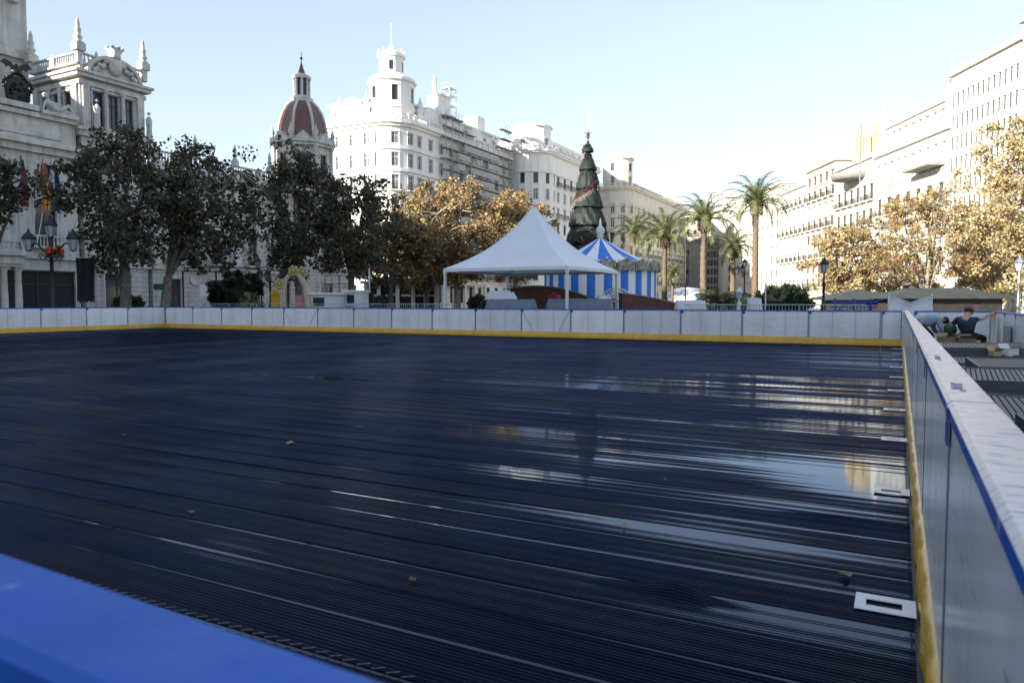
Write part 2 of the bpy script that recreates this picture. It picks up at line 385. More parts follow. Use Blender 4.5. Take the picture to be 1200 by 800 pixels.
# portico
b=MB(); b.box(-70.01,-66.6,14,36.6,4.7,5.4); b.box(-70.01,-66.3,13.7,36.9,5.4,5.75); b.box(-69.98,-66.75,14.1,36.5,4.45,4.698)
balustrade(b,(-66.7,14),(-66.7,36.5),5.75,.95,3.4)
b.build('portico_slab',stone_trim,th,org=TH)
for i in range(8):
    yy=15.2+i*2.85
    for dy in (0,1.15):
        b=MB(); y=yy+dy; x=-67.3
        b.box(x-.36,x+.36,y-.36,y+.36,0,.35)
        b.lathe((x,y,0),[(.34,.35),(.34,.45),(.29,.55),(.30,1.6),(.25,4.0),(.32,4.12),(.34,4.25)],14); b.box(x-.36,x+.36,y-.36,y+.36,4.25,4.448)
        b.build('column',stone_trim,th,org=TH)
# first floor window pediment groups in brown wood at the balcony
for yc in (19.,25.6,32.2):
    b=MB(); x=-69.9
    b.box(x,x+.35,yc-2.6,yc-2.2,5.8,11.2); b.box(x,x+.35,yc+2.2,yc+2.6,5.8,11.2); b.box(x,x+.45,yc-2.8,yc+2.8,11.2,11.6)
    b.add([(x,yc-2.8,11.6),(x,yc+2.8,11.6),(x,yc,13.0),(x+.4,yc-2.8,11.6),(x+.4,yc+2.8,11.6),(x+.4,yc,13.0)],[(0,2,1),(3,4,5),(0,3,5,2),(1,2,5,4),(0,1,4,3)])
    b.build('window_pediment',frame_brown,th,org=TH)
    b=MB(); x=-69.93
    b.quad((x,yc-2.2,5.9),(x,yc+2.2,5.9),(x,yc+2.2,11.2),(x,yc-2.2,11.2),1)
    for yy in(-.75,.75): b.box(x+.01,x+.12,yc+yy-.1,yc+yy+.1,5.9,11.2,0)
    b.box(x+.01,x+.11,yc-2.2,yc+2.2,9.4,9.6,0)
    b.build('balcony_window',[frame_brown,glass_pale],th,org=TH)
# balcony sculpture: dark emblem with winged crest, and reclining figure
def emblem():
    b=MB(); x=-69.9; y=38.2; z=18.7
    b.box(x-.7,x+.5,y-1.6,y+1.6,z,z+.5)
    out=b.build('emblem_base',stone_trim,th,org=TH)
    b=MB()
    sh=[(-.75,0),(-.9,.9),(-.95,1.7),(-.5,2.0),(0,2.15),(.5,2.0),(.95,1.7),(.9,.9),(.75,0),(0,-.1)]
    n=len(sh); v=[(x-.1,y+a,z+.6+c) for a,c in sh]+[(x+.12,y+a,z+.6+c) for a,c in sh]
    b.add(v,[tuple(range(n)),tuple(reversed(range(n,2*n)))]+[(i,i+n,(i+1)%n+n,(i+1)%n) for i in range(n)])
    for k in range(26):
        a=k/26*2*PI; b.blob((x+.1,y+1.1*math.cos(a)*(1+.15*math.sin(5*a)),z+1.7+1.25*math.sin(a)),.2,0,6,4)
    for k in range(10): b.blob((x+.2,y+random.uniform(-.7,.7),z+random.uniform(.8,2.4)),.16,0,6,4)
    # crown and winged crest
    b.lathe((x,y,z+2.9),[(.35,0),(.5,.25),(.42,.35)],10)
    b.blob((x,y,z+3.55),(.15,.2,.32),0,8,6)
    for s in(-1,1):
        w=[(0,3.35),(.45,3.9),(1.0,4.05),(1.35,3.7),(1.05,3.62),(.85,3.35),(.6,3.5),(.4,3.2),(.15,3.2)]
        n=len(w); v=[(x-.04,y+s*a,z+c) for a,c in w]+[(x+.05,y+s*a,z+c) for a,c in w]
        b.add(v,[tuple(range(n)),tuple(reversed(range(n,2*n)))]+[(i,(i+1)%n,(i+1)%n+n,i+n) for i in range(n)])
    b.build('coat_of_arms',bronze,th,org=TH)
emblem()
b=MB(); x=-69.8
b.tube([(x,38.6,19.9),(x+.1,39.2,19.4),(x+.2,40.0,19.2)],[.28,.42,.4],10); b.tube([(x+.2,40.0,19.2),(x+.35,40.9,19.75),(x+.3,41.6,19.0)],[.27,.2,.13],8)
b.tube([(x,40.0,19.1),(x+.2,40.9,19.2),(x+.3,41.9,18.9)],[.26,.2,.12],8); b.blob((x+.05,38.45,20.35),.27,0,8,6,.05)
b.tube([(x,38.7,20.0),(x+.2,38.3,19.5),(x+.3,38.1,19.0)],[.14,.12,.1],8); b.tube([(x+.1,38.9,19.8),(x+.4,39.5,19.7),(x+.45,40.1,19.6)],[.14,.11,.08],8)
b.box(x-.5,x+.5,37.9,42.0,18.6,18.95)
b.v=[(p[0],40.2+(p[1]-38.1)*.82,p[2]) for p in b.v]
b.build('reclining_statue',stone_trim,th,org=TH)
# clock tower (upper part leaves the frame)
ct=rect(-88,-78.4,34.8,44.0)
facade(th,'clock_tower',ct,18,46,[[(36,40,1,1+1.4,'open')],[(34.3,37.5,2,1+1.2,'open',None,1.6)],None,None],stone,TH,trim=stone_trim)
b=MB(); b.band(ct,25.6,26.1,.5); b.band(ct,32.6,33.3,.6); b.band(ct,26.1,26.5,.2); b.band(ct,44.5,46.2,.7)
for yy in (36.2,42.6): b.box(-78.4,-77.5,yy-.35,yy+.35,30.9,32.6)
balustrade(b,(-77.9,34.4),(-77.9,44.4),33.3,1.1,4); balustrade(b,(-87.6,34.3),(-78.3,34.3),33.3,1.1,4)
b.build('tower_cornice',stone_trim,th,org=TH)
# corner pavilion
pv=rect(-77.5,-69.9,43.9,50.6)
facade(th,'corner_pavilion',pv,0,23.0,[[(18.9,21.7,3,1+1.0,'dark',None,1.0)],[(.5,4.2,1,1+2.8,'dark'),(6.6,10.4,1,1+1.9,'brown','stone'),(18.6,21.9,3,1+1.1,'dark',None,1.0)],None,None],stone_block,TH,trim=stone_trim)
for z_,z2_,o2_ in((4.9,5.5,.25),(15.0,15.5,.35),(22.3,22.7,.2)):
    b=MB(); b.band(pv,z_,z2_,o2_); b.build('string_course',stone_trim,th,org=TH)
b=MB(); b.band(pv,17.4,17.9,.4); b.band(pv,17.9,18.2,.6); b.build('mid_cornice',stone_trim,th,org=TH)
b=MB()
b.band(pv,23.0,23.35,.55); b.band(pv,23.35,23.6,.75); b.band(pv,23.6,24.2,-.1)
o_=offset(pv,.05)
for i in range(4): balustrade(b,o_[i],o_[(i+1)%4],24.2,1.1,3.6)
b.build('pavilion_cornice',stone_trim,th,org=TH)
for x,y in o_: pinnacle(th,TH,x,y,25.35,3.1,.46)
b=MB()
for yy in (44.4,50.15):
    for xx in(-69.89,): b.box(xx,xx+.25,yy-.35,yy+.35,18.2,22.3)
b.box(-71.0,-70.2,43.7,43.895,18.2,22.3); b.box(-77.3,-76.5,43.7,43.895,18.2,22.3)
for yy in (46.35,48.15):
    b.lathe((-69.65,yy,18.2),[(.3,0),(.27,.2),(.22,.35),(.23,2),(.19,3.7),(.28,3.9),(.28,4.1)],10)
for xx in(-74.6,-72.8): b.lathe((xx,43.7,18.2),[(.3,0),(.22,.35),(.19,3.7),(.28,4.1)],10)
b.build('pavilion_columns',stone_trim,th,org=TH)
for yy in(45.15,50.75):      # standing figures flanking the windows
    b=MB(); b.blob((-69.3,yy,20.9),.17,0,8,6,.05)
    b.tube([(-69.3,yy,18.3),(-69.3,yy,19.4),(-69.3,yy,20.2),(-69.3,yy,20.6)],[.3,.26,.32,.12],8); b.tube([(-69.3,yy-.3,20.3),(-69.1,yy-.36,19.8),(-69.0,yy-.1,19.6)],.09,6)
    b.box(-69.7,-69.0,yy-.35,yy+.35,18.203,18.35)
    b.build('statue',stone_trim,th,org=TH)
# arched pediment with crowned crest
b=MB(); yc=47.25; xf=-69.3; ZB=-.65
o1=[(yc+2.9*math.cos(a),23.6+2.0*math.sin(a)) for a in [PI*i/16 for i in range(17)]]; o2=[(yc+2.55*math.cos(a),23.6+1.68*math.sin(a)) for a in [PI*i/16 for i in range(17)]]
for i in range(16):
    a,c,d_,e=o1[i],o1[i+1],o2[i+1],o2[i]
    b.add([(xf,*a),(xf,*c),(xf,*d_),(xf,*e),(xf-.9,*a),(xf-.9,*c),(xf-.9,*d_),(xf-.9,*e)],[(0,1,2,3),(4,7,6,5),(0,4,5,1),(3,2,6,7)])
v=[(xf-.35,*p) for p in o2]; b.add(v,[tuple(range(17))])
b.blob((xf-.1,yc,24.75),(.35,.75,.95),0,12,8,.05)
for s in(-1,1):
    for k in range(7): b.blob((xf-.1,yc+s*(.7+k*.24),24.95-k*.17+.15*math.sin(k*2)),(.25,.26,.24),0,7,5,.2)
b.lathe((xf-.15,yc,25.5),[(.5,0),(.62,.2),(.5,.3),(.75,.9)],12)
for k in range(8):
    a=2*PI*k/8; b.blob((xf-.15+.72*math.cos(a),yc+.72*math.sin(a),26.45),.18,0,6,4,.05)
b.build('crowned_crest',stone_trim,th,org=TH)
# wing to the right, four bays
wg=rect(-96,-70,51.2,73)
facade(th,'wing',wg,0,15.6,[None,[(.4,3.9,4,1+1.5,'brown'),(6.1,9.2,4,1+1.45,'dark'),(11.2,13.1,4,1+1.3,'brown')],None,None],stone_block,TH,trim=stone_trim)
b=MB()
b.box(-70,-69.7,51.2,72.9,4.95,5.4); b.box(-70,-69.45,51.25,72.9,15.0,15.4); b.box(-70,-69.0,51.25,72.9,15.4,15.9); b.box(-70.3,-69.3,51.25,72.9,15.9,16.2); b.box(-70,-69.75,51.25,72.9,10.0,10.25)
balustrade(b,(-69.6,51.5),(-69.6,72.6),16.2,1.25,5.4)
for k in range(5):
    yy=51.7+k*5.4; yy=min(yy,72.4); b.box(-69.995,-69.72,yy-.45,yy+.45,5.45,14.95)
for k in range(4):
    yc=51.2+5.45*(k+.5)
    b.add([(-69.95,yc-1.3,9.6),(-69.95,yc+1.3,9.6),(-69.95,yc,10.5),(-69.4,yc-1.3,9.6),(-69.4,yc+1.3,9.6),(-69.4,yc,10.5)],[(0,2,1),(3,4,5),(0,3,5,2),(1,2,5,4),(0,1,4,3)])
b.build('wing_cornice',stone_trim,th,org=TH)
for k in range(4):
    yc=51.2+5.45*(k+.5)
    b=MB()
    b.box(-69.99,-69.1,yc-1.2,yc+1.2,5.6,5.8,0); b.blob((-69.4,yc,6.1),(.35,.9,.35),1,8,5,.3)
    b.build('window_box',[stone_trim,LH[0]],th,org=TH)
    b=MB(); b.lathe((0,0,0),[(0,0),(.75,0),(.75,.1),(.6,.1),(.6,-.02)],16)
    me=b.mesh('lunette',[stone_trim]); link('lunette_window',me,th,(-69.99-TH[0],yc+2.6-TH[1],4.0),(0,PI/2,0))
for yy in (56.6,62.1,67.5): pinnacle(th,TH,-69.6,yy,17.3,2.6,.32)
# domed end tower
DT=(-74.0,77.9); oct8=[(DT[0]+4.0*math.cos(math.radians(22.5+45*i)),DT[1]+4.0*math.sin(math.radians(22.5+45*i))) for i in range(8)]
ep=rect(-79,-69.6,73,82.4)
facade(th,'end_pavilion',ep,0,17.6,[None,[(.4,3.9,1,1+2.0,'dark'),(6.1,9.4,1,1+1.9,'dark','stone'),(11.2,13.4,2,1+1.2,'dark')],None,None],stone_block,TH,trim=stone_trim)
row=[(18.6,21.4,1,1+1.15,'dark')]
facade(th,'dome_drum',oct8,17.6,22.5,[row]*8,stone_trim,TH,trim=stone_trim)
b=MB(); b.band(ep,15.4,16.2,.5); b.band(ep,17.2,17.6,.3); b.band(oct8,17.6,18.0,.35); b.band(oct8,22.5,22.9,.4); b.band(oct8,22.9,23.2,.65)
for i in range(8):
    a=math.radians(22.5+45*i); c=(DT[0]+4.1*math.cos(a),DT[1]+4.1*math.sin(a))
    b.lathe((c[0],c[1],18.0),[(.32,0),(.24,.3),(.22,3.9),(.32,4.2),(.32,4.5)],8)
    c=(DT[0]+4.3*math.cos(a),DT[1]+4.3*math.sin(a))
    b.lathe((c[0],c[1],23.2),[(.3,0),(.35,.35),(.18,.55),(.34,.95),(.25,1.3),(.1,1.7),(.02,2.2)],8)
    a2=math.radians(45*i); d=(-math.sin(a2),math.cos(a2)); r0=3.85
    for rr in(0,.55):
        pass
    u=lambda s,z,r: (DT[0]+r*math.cos(a2)+d[0]*s,DT[1]+r*math.sin(a2)+d[1]*s,z)
    b.add([u(-1.35,23.2,4.3),u(1.35,23.2,4.3),u(0,24.4,4.3),u(-1.35,23.2,3.2),u(1.35,23.2,3.2),u(0,24.4,3.2)],[(0,1,2),(3,5,4),(0,2,5,3),(1,4,5,2)])
b.build('drum_cornice',stone_trim,th,org=TH)
prof=[(3.5,23.2),(3.5,24.0),(3.42,25.0),(3.2,26.1),(2.82,27.2),(2.25,28.2),(1.6,28.9),(1.2,29.15)]
b=MB(); b.lathe((DT[0],DT[1],0),prof,8,0,smooth=False,rot=math.radians(22.5)); b.build('dome',dome_tile,th,org=TH)
b=MB()
for i in range(8):
    a=math.radians(22.5+45*i); b.tube([(DT[0]+r*math.cos(a),DT[1]+r*math.sin(a),z) for r,z in prof],.2,6)
b.build('dome_rib',stone_trim,th,org=TH)
b=MB(); b.lathe((DT[0],DT[1],0),[(1.5,28.90),(1.55,29.50),(1.2,29.80)],8); b.lathe((DT[0],DT[1],0),[(.8,29.80),(.8,32.10)],8,1)
for i in range(8):
    a=math.radians(45*i); b.lathe((DT[0]+1.0*math.cos(a),DT[1]+1.0*math.sin(a),0),[(.2,29.80),(.16,30.10),(.16,31.80),(.2,32.10)],6)
b.lathe((DT[0],DT[1],0),[(1.25,32.10),(1.35,32.40),(1.1,32.60),(.75,32.80),(0,32.85)],12)
b.lathe((DT[0],DT[1],0),[(.6,32.80),(.3,33.60),(.06,34.50),(.05,34.90)],8,2); b.blob((DT[0],DT[1],35.00),.2,3,8,6,0); b.tube([(DT[0],DT[1],34.90),(DT[0],DT[1],35.80)],.05,6,3)
b.build('lantern',[stone_trim,glass,dome_tile,bronze],th,org=TH)
# ground floor windows near the planter
# flags on leaning poles
def flag(name,y,cols,label,lean):
    r=root(name,(-66.3,y,5.8),label,'flag')
    b=MB(); p0=Vector((-66.6,y,6.2)); p1=Vector((-65.2,y+lean,13.9)); b.tube([p0,p1],[.05,.035],8); b.build('flag_pole',white_paint,r)
    b=MB(); n=24; m=20; vs=[];ms=[]
    for i in range(n+1):
        t=i/n; zz=13.7-4.3*t; base=p0.lerp(p1,(zz-6.2)/9.0) if False else p1.lerp(p0,.03)
        for j in range(m+1):
            u=j/m; wd=.22+.62*min(1,t*1.4)
            xx=base.x+.05+.16*math.sin(u*9+t*2.0)+.1*t; yy=base.y+.05+u*wd-.25*t; z2=zz-.5*u*(1-t)
            vs.append((xx,yy,z2))
    for i in range(n):
        for j in range(m):
            k=int(j/m*len(cols)*1.0)
            b.f.append((i*(m+1)+j,i*(m+1)+j+1,(i+1)*(m+1)+j+1,(i+1)*(m+1)+j)); b.m.append(cols[k]); b.sm.append(True)
    b.v=vs; b.build('cloth',[flag_red,flag_yellow,flag_blue],r)
flag('flag',G(37,64)[1],[0,1,1,0,1,0,1,0,0,1],'red and yellow flag hanging folded from the town hall balcony',.3)
flag('flag',G(46,64)[1]+.1,[2,2,2],'dark blue flag hanging on a leaning pole beside the red and yellow flag',.9)
flag('flag',G(14,64)[1]-.5,[2,0,2],'half hidden blue and red flag on the town hall balcony left of the others',-.2)

# ================= WHITE CORNER BUILDING with round turret
def corner_building(name,label,cx,cy,r,xback,yend,hc,mat_,rows,org,extra=None,nround=6):
    arcp=arc(cx,cy,r,-90,0,nround)
    poly=[(xback,cy-r)]+arcp+[(cx+r,yend),(xback,yend)]
    return poly
OB=(-78.,106.,0.)
wb=root('corner_building',OB,'tall white corner block with a round two tier turret, part of it behind scaffolding','building')
cx,cy,r=-83.,110.,5.
ap=arc(cx,cy,r,-90,0,5)
poly=[(-96,105)]+ap+[(-78,146),(-96,146)]
def rowsB(n,f): return [(1.2,4.4,n,f,'open'),(6.0,8.6,n,f,'pale','iron'),(9.9,12.3,n,f,'pale'),(13.7,16.1,n,f,'pale','iron'),(17.5,19.9,n,f,'dark','iron'),(21.3,23.9,n,f,'pale','iron'),(25.4,27.8,n,f,'pale'),(29.4,31.4,n,f,'pale')]
sp=[rowsB(4,1+1.3)]+[rowsB(1,1+1.35) if i%2==0 else None for i in range(5)]+[rowsB(10,1+1.4)]
facade(wb,'wall',poly,0,32.4,sp,white_plaster,OB,trim=white_plaster)
b=MB()
for z in (5.2,12.9,24.5,28.4): b.band(poly,z,z+.35,.35)
b.band(poly,32.4,32.9,.5); b.band(poly,32.9,33.3,1.0); b.band(poly,33.3,33.6,.7)
o_=offset(poly,.5)
for i in range(0,7): balustrade(b,o_[i],o_[i+1],33.6,1.0,4)
b.build('cornice',white_plaster,wb,org=OB)
# setback attic storey with arched gables
po2=[(-95,107.5),(-84,107.5),(-80.8,110.3),(-80.2,145.5),(-95,145.5)]
facade(wb,'attic_storey',po2,33.3,37.6,[[(34.3,36.4,4,1+1.1,'pale')],None,[(34.3,36.6,9,1+1.2,'pale')],None,None],white_plaster,OB,trim=white_plaster)
b=MB(); b.band(po2,37.6,38.0,.5)
def gable(b,c,d,w,z,h,th=.8,mi=0):
    n=(d[1],-d[0]); o=[(w/2*math.cos(PI*i/12),h*math.sin(PI*i/12)) for i in range(13)]
    v=[(c[0]+d[0]*a,c[1]+d[1]*a,z+e) for a,e in o]+[(c[0]+d[0]*a-n[0]*th,c[1]+d[1]*a-n[1]*th,z+e) for a,e in o]
    b.add(v,[tuple(range(13)),tuple(reversed(range(13,26)))]+[(i,i+13,i+14,i+1) for i in range(12)],mi)
gable(b,(-88.6,105.4),(1,0),6.5,33.6,4.6); gable(b,(-78.5,116.5),(0,1),6,33.6,4.2); gable(b,(-78.5,133),(0,1),6,33.6,3.6)
for c in [(-91.8,106.3),(-85.6,106.3),(-79,113.6),(-79,119.5)]:
    b.lathe((c[0],c[1],33.6),[(.6,0),(.6,2.8),(.8,3.0),(.4,3.5),(.55,4.0),(.25,4.6),(.05,5.4)],8)
b.box(-83.,-79.8,122,125.2,37.6,41.5); b.box(-83.2,-79.6,121.8,125.4,41.5,41.9); b.box(-82.2,-81.6,122.4,123,41.9,45.5)
b.box(-84,-80.5,137,140,37.8,41)
b.build('gable',white_plaster,wb,org=OB)
tc_=(-83.2,110.6)
drum=[(tc_[0]+4.1*math.cos(2*PI*i/12),tc_[1]+4.1*math.sin(2*PI*i/12)) for i in range(12)]
facade(wb,'turret_drum',drum,33.3,41.0,[[(37.3,40.0,1,1+1.15,'dark')] if i%2==0 else None for i in range(12)],white_plaster,OB,trim=white_plaster)
drum2=[(tc_[0]+2.2*math.cos(2*PI*i/10),tc_[1]+2.2*math.sin(2*PI*i/10)) for i in range(10)]
facade(wb,'turret_lantern',drum2,41.7,45.7,[[(43.2,44.9,1,1+.8,'dark')] if i%2==0 else None for i in range(10)],white_plaster,OB,trim=white_plaster)
b=MB(); b.band(drum,41.0,41.3,.45); b.band(drum,41.3,41.7,.2); b.band(drum,36.2,36.5,.25)
b.lathe((tc_[0],tc_[1],41.7),[(4.2,0),(3.2,.6),(2.5,1.0)],16)
b.band(drum2,45.7,46.1,.35)
b.lathe((tc_[0],tc_[1],46.1),[(2.0,0),(1.9,.5),(1.2,.9),(.5,1.5),(.4,1.9),(0,2.1)],14)
for i in range(8): b.lathe((tc_[0]+2.3*math.cos(i*PI/4),tc_[1]+2.3*math.sin(i*PI/4),46.1),[(.2,0),(.25,.4),(.1,.9),(0,1.2)],6)
b.build('turret_cornice',white_plaster,wb,org=OB)
b=MB(); b.tube([(tc_[0],tc_[1],48),(tc_[0],tc_[1],52)],.05,5); b.build('antenna',galv,wb,org=OB)
# shopfront at street level
def G_(px,D): return G(px,D)
b=MB(); b.box(-77.95,-75.6,107,132,4.6,4.9); b.box(-77.95,-75.4,106.8,132.2,4.9,5.15)
for k in range(7): b.box(-76.1,-75.6,108+k*3.9,108.6+k*3.9,0,4.6)
b.build('street_canopy',pale_plaster,wb,org=OB)
# scaffolding
so=root('scaffolding',(-77.,134.,0),'tall steel scaffold with grey decks covering the right side of the white corner block','scaffold')
b=MB(); DK={}; x0,x1=-76.3,-77.6
ys=[118+2.3*i for i in range(13)]
for i,y in enumerate(ys):
    top=36.5+(.5 if i<3 else 0)+(4.0 if i>9 else 0)-(2.5 if 4<i<9 else 0)
    for x in(x0,x1): b.tube([(x,y,5.4),(x,y,top)],.055,5)
    k=0; z=6.5
    while z<top:
        if i<len(ys)-1:
            DK.setdefault(round(z,1),MB()).box(x1+.05,x0-.05,y+.003,y+2.297,z,z+.14)
            b.tube([(x0,y,z+1.0),(x0,y+2.3,z+1.0)],.045,4); b.tube([(x0,y,z+.5),(x0,y+2.3,z+.5)],.035,4)
            if (i+k)%3==0: b.tube([(x0,y,z),(x0,y+2.3,z+2.0)],.035,4)
        b.tube([(x0,y,z),(x1,y,z)],.04,4); z+=2.0; k+=1
b.build('poles',galv,so)
for q_ in DK.values(): q_.build('deck',mat('scaffold_plank',(.30,.29,.27),.7,var=.3,vscale=1),so)
net=mat('scaffold_net',(.55,.55,.53),.8,var=.2,vscale=1,trans=.3)
b=MB(); 
for i in range(2,9):
    for z in range(9,33,2):
        if random.random()<.8: b.quad((x0+.07,ys[i]+.05,z),(x0+.07+random.uniform(0,.05),ys[i+1]-.05,z),(x0+.07,ys[i+1]-.05,z+1.15),(x0+.07,ys[i]+.05,z+1.15))
b.build('safety_net',net,so)
s2=root('scaffolding',(-82,128,38),'small scaffold tower standing on the roof beside the white chimney','scaffold')
b=MB()
for x in(-83,-80.9):
    for y in(126.5,129):
        b.tube([(x,y,37.9),(x,y,44.5)],.06,5)
for z in(38.8,40.8,42.8,44.3):
    b.box(-83,-80.9,126.5,129,z,z+.14)
    for y in(126.5,129): b.tube([(-83,y,z+1),(-80.9,y,z+1)],.04,4)
b.build('frame',galv,s2)

# ================= SECOND AND THIRD ROUNDED WHITE BUILDINGS
def rounded_block(cx,cy,r,xback,yend,hc,htop,label,m,n2,rowpitch=3.6,attic=True):
    O=(cx,cy,0.); rt=root('rounded_building',O,label,'building')
    ap=arc(cx,cy,r,-110,20,8); poly=[(xback,cy-r*.94)]+ap+[(cx+r,yend),(xback,yend)]
    def rw(n,f,bal=None):
        out=[(.8,4.2,n,f,'open')]; z=6.2; k=0
        while z+2.4<hc-.6: out.append((z,z+2.3,n,f,'pale' if k%3 else 'dark','iron' if (bal and k%2==0) else None)); z+=rowpitch; k+=1
        return out
    sp=[rw(4,1+1.2)]+[rw(1,1+1.1) if i%2==1 else None for i in range(8)]+[rw(n2,1+1.25,True)]
    facade(rt,'wall',poly,0,hc,sp,m,O,trim=m)
    b=MB()
    for z in(5.0,5.0+rowpitch*3,hc-4.2): b.band(poly,z,z+.3,.3)
    b.band(poly,hc,hc+.4,.6); b.band(poly,hc+.4,hc+.75,.95)
    o_=offset(poly,.4)
    for i in range(len(poly)-2): balustrade(b,o_[i],o_[i+1],hc+.75,.9,5)
    b.build('cornice',m,rt,org=O)
    dr=[(cx+(r-.9)*math.cos(2*PI*i/14),cy+(r-.9)*math.sin(2*PI*i/14)) for i in range(14)]
    facade(rt,'corner_drum',dr,hc+.7,htop,[([(hc+1.4,hc+3.6,1,1+1.0,'pale')]+([(hc+4.9,hc+6.9,1,1+1.0,'dark')] if htop-hc>7.5 else [])) if i%3==1 else None for i in range(14)],m,O,trim=m)
    b=MB(); b.band(dr,htop,htop+.35,.4); b.lathe((cx,cy,htop+.3),[(r-.9,0),(r*.5,.9),(0,1.1)],18)
    b.build('drum_roof',m,rt,org=O)
    if not attic: return rt
    at=[(xback+1,cy),(cx+r-2.2,cy),(cx+r-2.2,yend-1),(xback+1,yend-1)]
    facade(rt,'attic',at,hc+.7,hc+4.2,[None,[(hc+1.4,hc+3.2,n2,1+1.1,'pale')],None,None],m,O,trim=m)
    b=MB()
    for k in range(4):
        y=cy+6+k*(yend-cy-8)/3.5; b.box(cx-2,cx-.6,y,y+1.2,hc+4.2,hc+5.8); b.tube([(cx,y,hc+4.2),(cx,y,hc+7.5)],.06,5)
    b.build('chimney',m,rt,org=O)
    return rt
rounded_block(-75.4,152.5,5.4,-96,180,34.4,40.6,'white rounded corner building between the scaffolded block and the christmas tree',white_plaster,7)
rounded_block(-66.4,185.5,4.8,-90,236,30.2,38.3,'pale rounded corner building immediately right of the christmas tree, far down the square',pale_plaster,11,3.6,False)

def simple_block(label,poly,h,rows_front,m,edges=(1,),extra_bands=(),nm='apartment_building'):
    O=(poly[0][0],poly[0][1],0.); rt=root(nm,O,label,'building')
    sp=[rows_front[i] if i in rows_front else None for i in range(len(poly))]
    facade(rt,'wall',poly,0,h,sp,m,O,trim=m)
    b=MB()
    for z in extra_bands: b.band(poly,z,z+.25,.22)
    b.band(poly,h,h+.45,.5); b.band(poly,h+.45,h+.9,.15); b.build('cornice',m,rt,org=O)
    b=MB()
    for k in range(3):
        x=sum(p[0] for p in poly)/len(poly)+random.uniform(-3,3); y=sum(p[1] for p in poly)/len(poly)+random.uniform(-3,3)
        b.box(x-1,x+1,y-1,y+1,h+.4,h+random.uniform(1.5,3))
        b.tube([(x+1.5,y,h),(x+1.5,y,h+4)],.05,4)
    b.build('roof_hut',m,rt,org=O)
    return rt
def rws(z0,n,nfl,pitch,f,styles=('dark',),bal=None,wh=1.7):
    return [(z0+i*pitch,z0+i*pitch+wh,n,f,styles[i%len(styles)],bal if (bal and i%2==0) else None) for i in range(nfl)]
def cambox(px0,px1,D,depth):    # block whose front faces the square
    a=G(px0,D); c=G(px1,D); dx,dy=-sc_,cc_
    return [a,c,(c[0]+dx*depth,c[1]+dy*depth),(a[0]+dx*depth,a[1]+dy*depth)]
simple_block('distant beige apartment block behind the row of palms, left of the grey office front',cambox(752,826,262,25),33,{0:rws(4,9,8,3.5,.4,('dark','pale'),'iron')},beige_plaster,extra_bands=(4,18))
simple_block('narrow dark grey office front with close window grid, seen between two palms',cambox(824,858,238,20),21.5,{0:rws(4.5,9,6,2.8,.7,('dark',),None,1.9)},grey_plaster)
simple_block('pale apartment block with rounded bay behind the shortest palm',cambox(852,884,228,20),30.5,{0:rws(4.5,6,8,3.2,.45,('pale','dark'),'iron')},pale_plaster,extra_bands=(4,))
simple_block('tall grey beige block with dark balcony recesses beside the right hand row',cambox(880,910,205,20),27.0,{0:rws(4.2,3,7,3.1,.72,('dark',),None,1.9)},cream_plaster,extra_bands=(3.6,6.7,9.8,12.9,16,19.1,22.2))
simple_block('far pale tower block rising behind the palms',cambox(838,872,330,20),49,{0:rws(6,6,12,3.4,.4,('pale',))},white_plaster)
simple_block('far cream block with stepped top above the palm crowns',cambox(764,800,330,20),47,{0:rws(6,7,11,3.4,.4,('pale',))},pale_plaster)

# ================= RIGHT HAND ROW
def rp(D,off=0): return W(64.5+(D-100)*.0233+off,D)
row_cream=mat('sunlit_cream_stone',(.56,.50,.41),.8,var=.18,vscale=.25,streak=.25)  # even cream base colour for the right hand row
row_pale=mat('pale_ivory_stone',(.62,.58,.50),.8,var=.15,vscale=.25,streak=.22)
row_white=mat('off_white_render',(.64,.61,.55),.8,var=.12,vscale=.3,streak=.2)
def rowpoly(D0,D1,dep=16): return [rp(D0,dep),rp(D0+0.0,dep)] and [rp(D1),rp(D0),rp(D0,dep),rp(D1,dep)]
simple_block('office block at the right edge with wide dark window bays and a projecting roof',rowpoly(68,94.4),36.5,{0:[(z,z+3.0,6,.82,'dark') for z in (6,9.8,13.6,17.4,21.2,25,28.8,32.6)],1:[(z,z+3.0,5,.7,'dark') for z in (6,13.6,21.2,28.8)]},row_pale,nm='office_building')
rb=simple_block('cream office block with rows of narrow slit windows and a plain roofline',rowpoly(94.7,110),34.4,{0:[(z,z+1.95,13,.55,'modern') for z in (5.5,8.5,11.5,14.5,17.5,20.5,23.5,26.5,29.8)]},row_white,nm='office_building')
rc=simple_block('white block with two thin corner spires and a row of small attic windows',rowpoly(110.3,133),27.0,{0:[(1,4.2,5,.6,'open'),(6.5,9.5,7,1+1.5,'dark','iron'),(11.5,14.5,7,1+1.5,'pale','iron'),(16.5,19.4,7,1+1.5,'dark','iron'),(22.9,25.4,10,1+1.05,'pale')]},row_white,extra_bands=(5,10.4,15.4,21.4))
O=tuple(rc.location)
po=offset(rowpoly(111.5,132),-.6)
facade(rc,'attic',po,27.4,31.6,[[(28.8,30.6,9,1+1.2,'pale')],None,None,None],row_white,O,trim=row_white)
b=MB(); b.band(po,31.6,32,.4)
for D in(111.3,131.8):
    c=rp(D,.8); b.box(c[0]-.8,c[0]+.8,c[1]-.8,c[1]+.8,27.4,33); b.lathe((c[0],c[1],33),[(.8,0),(.95,.3),(.45,.8),(.3,2.5),(.05,5.2),(0,5.4)],8)
b.build('spire',row_white,rc,org=O)
b=MB(); 
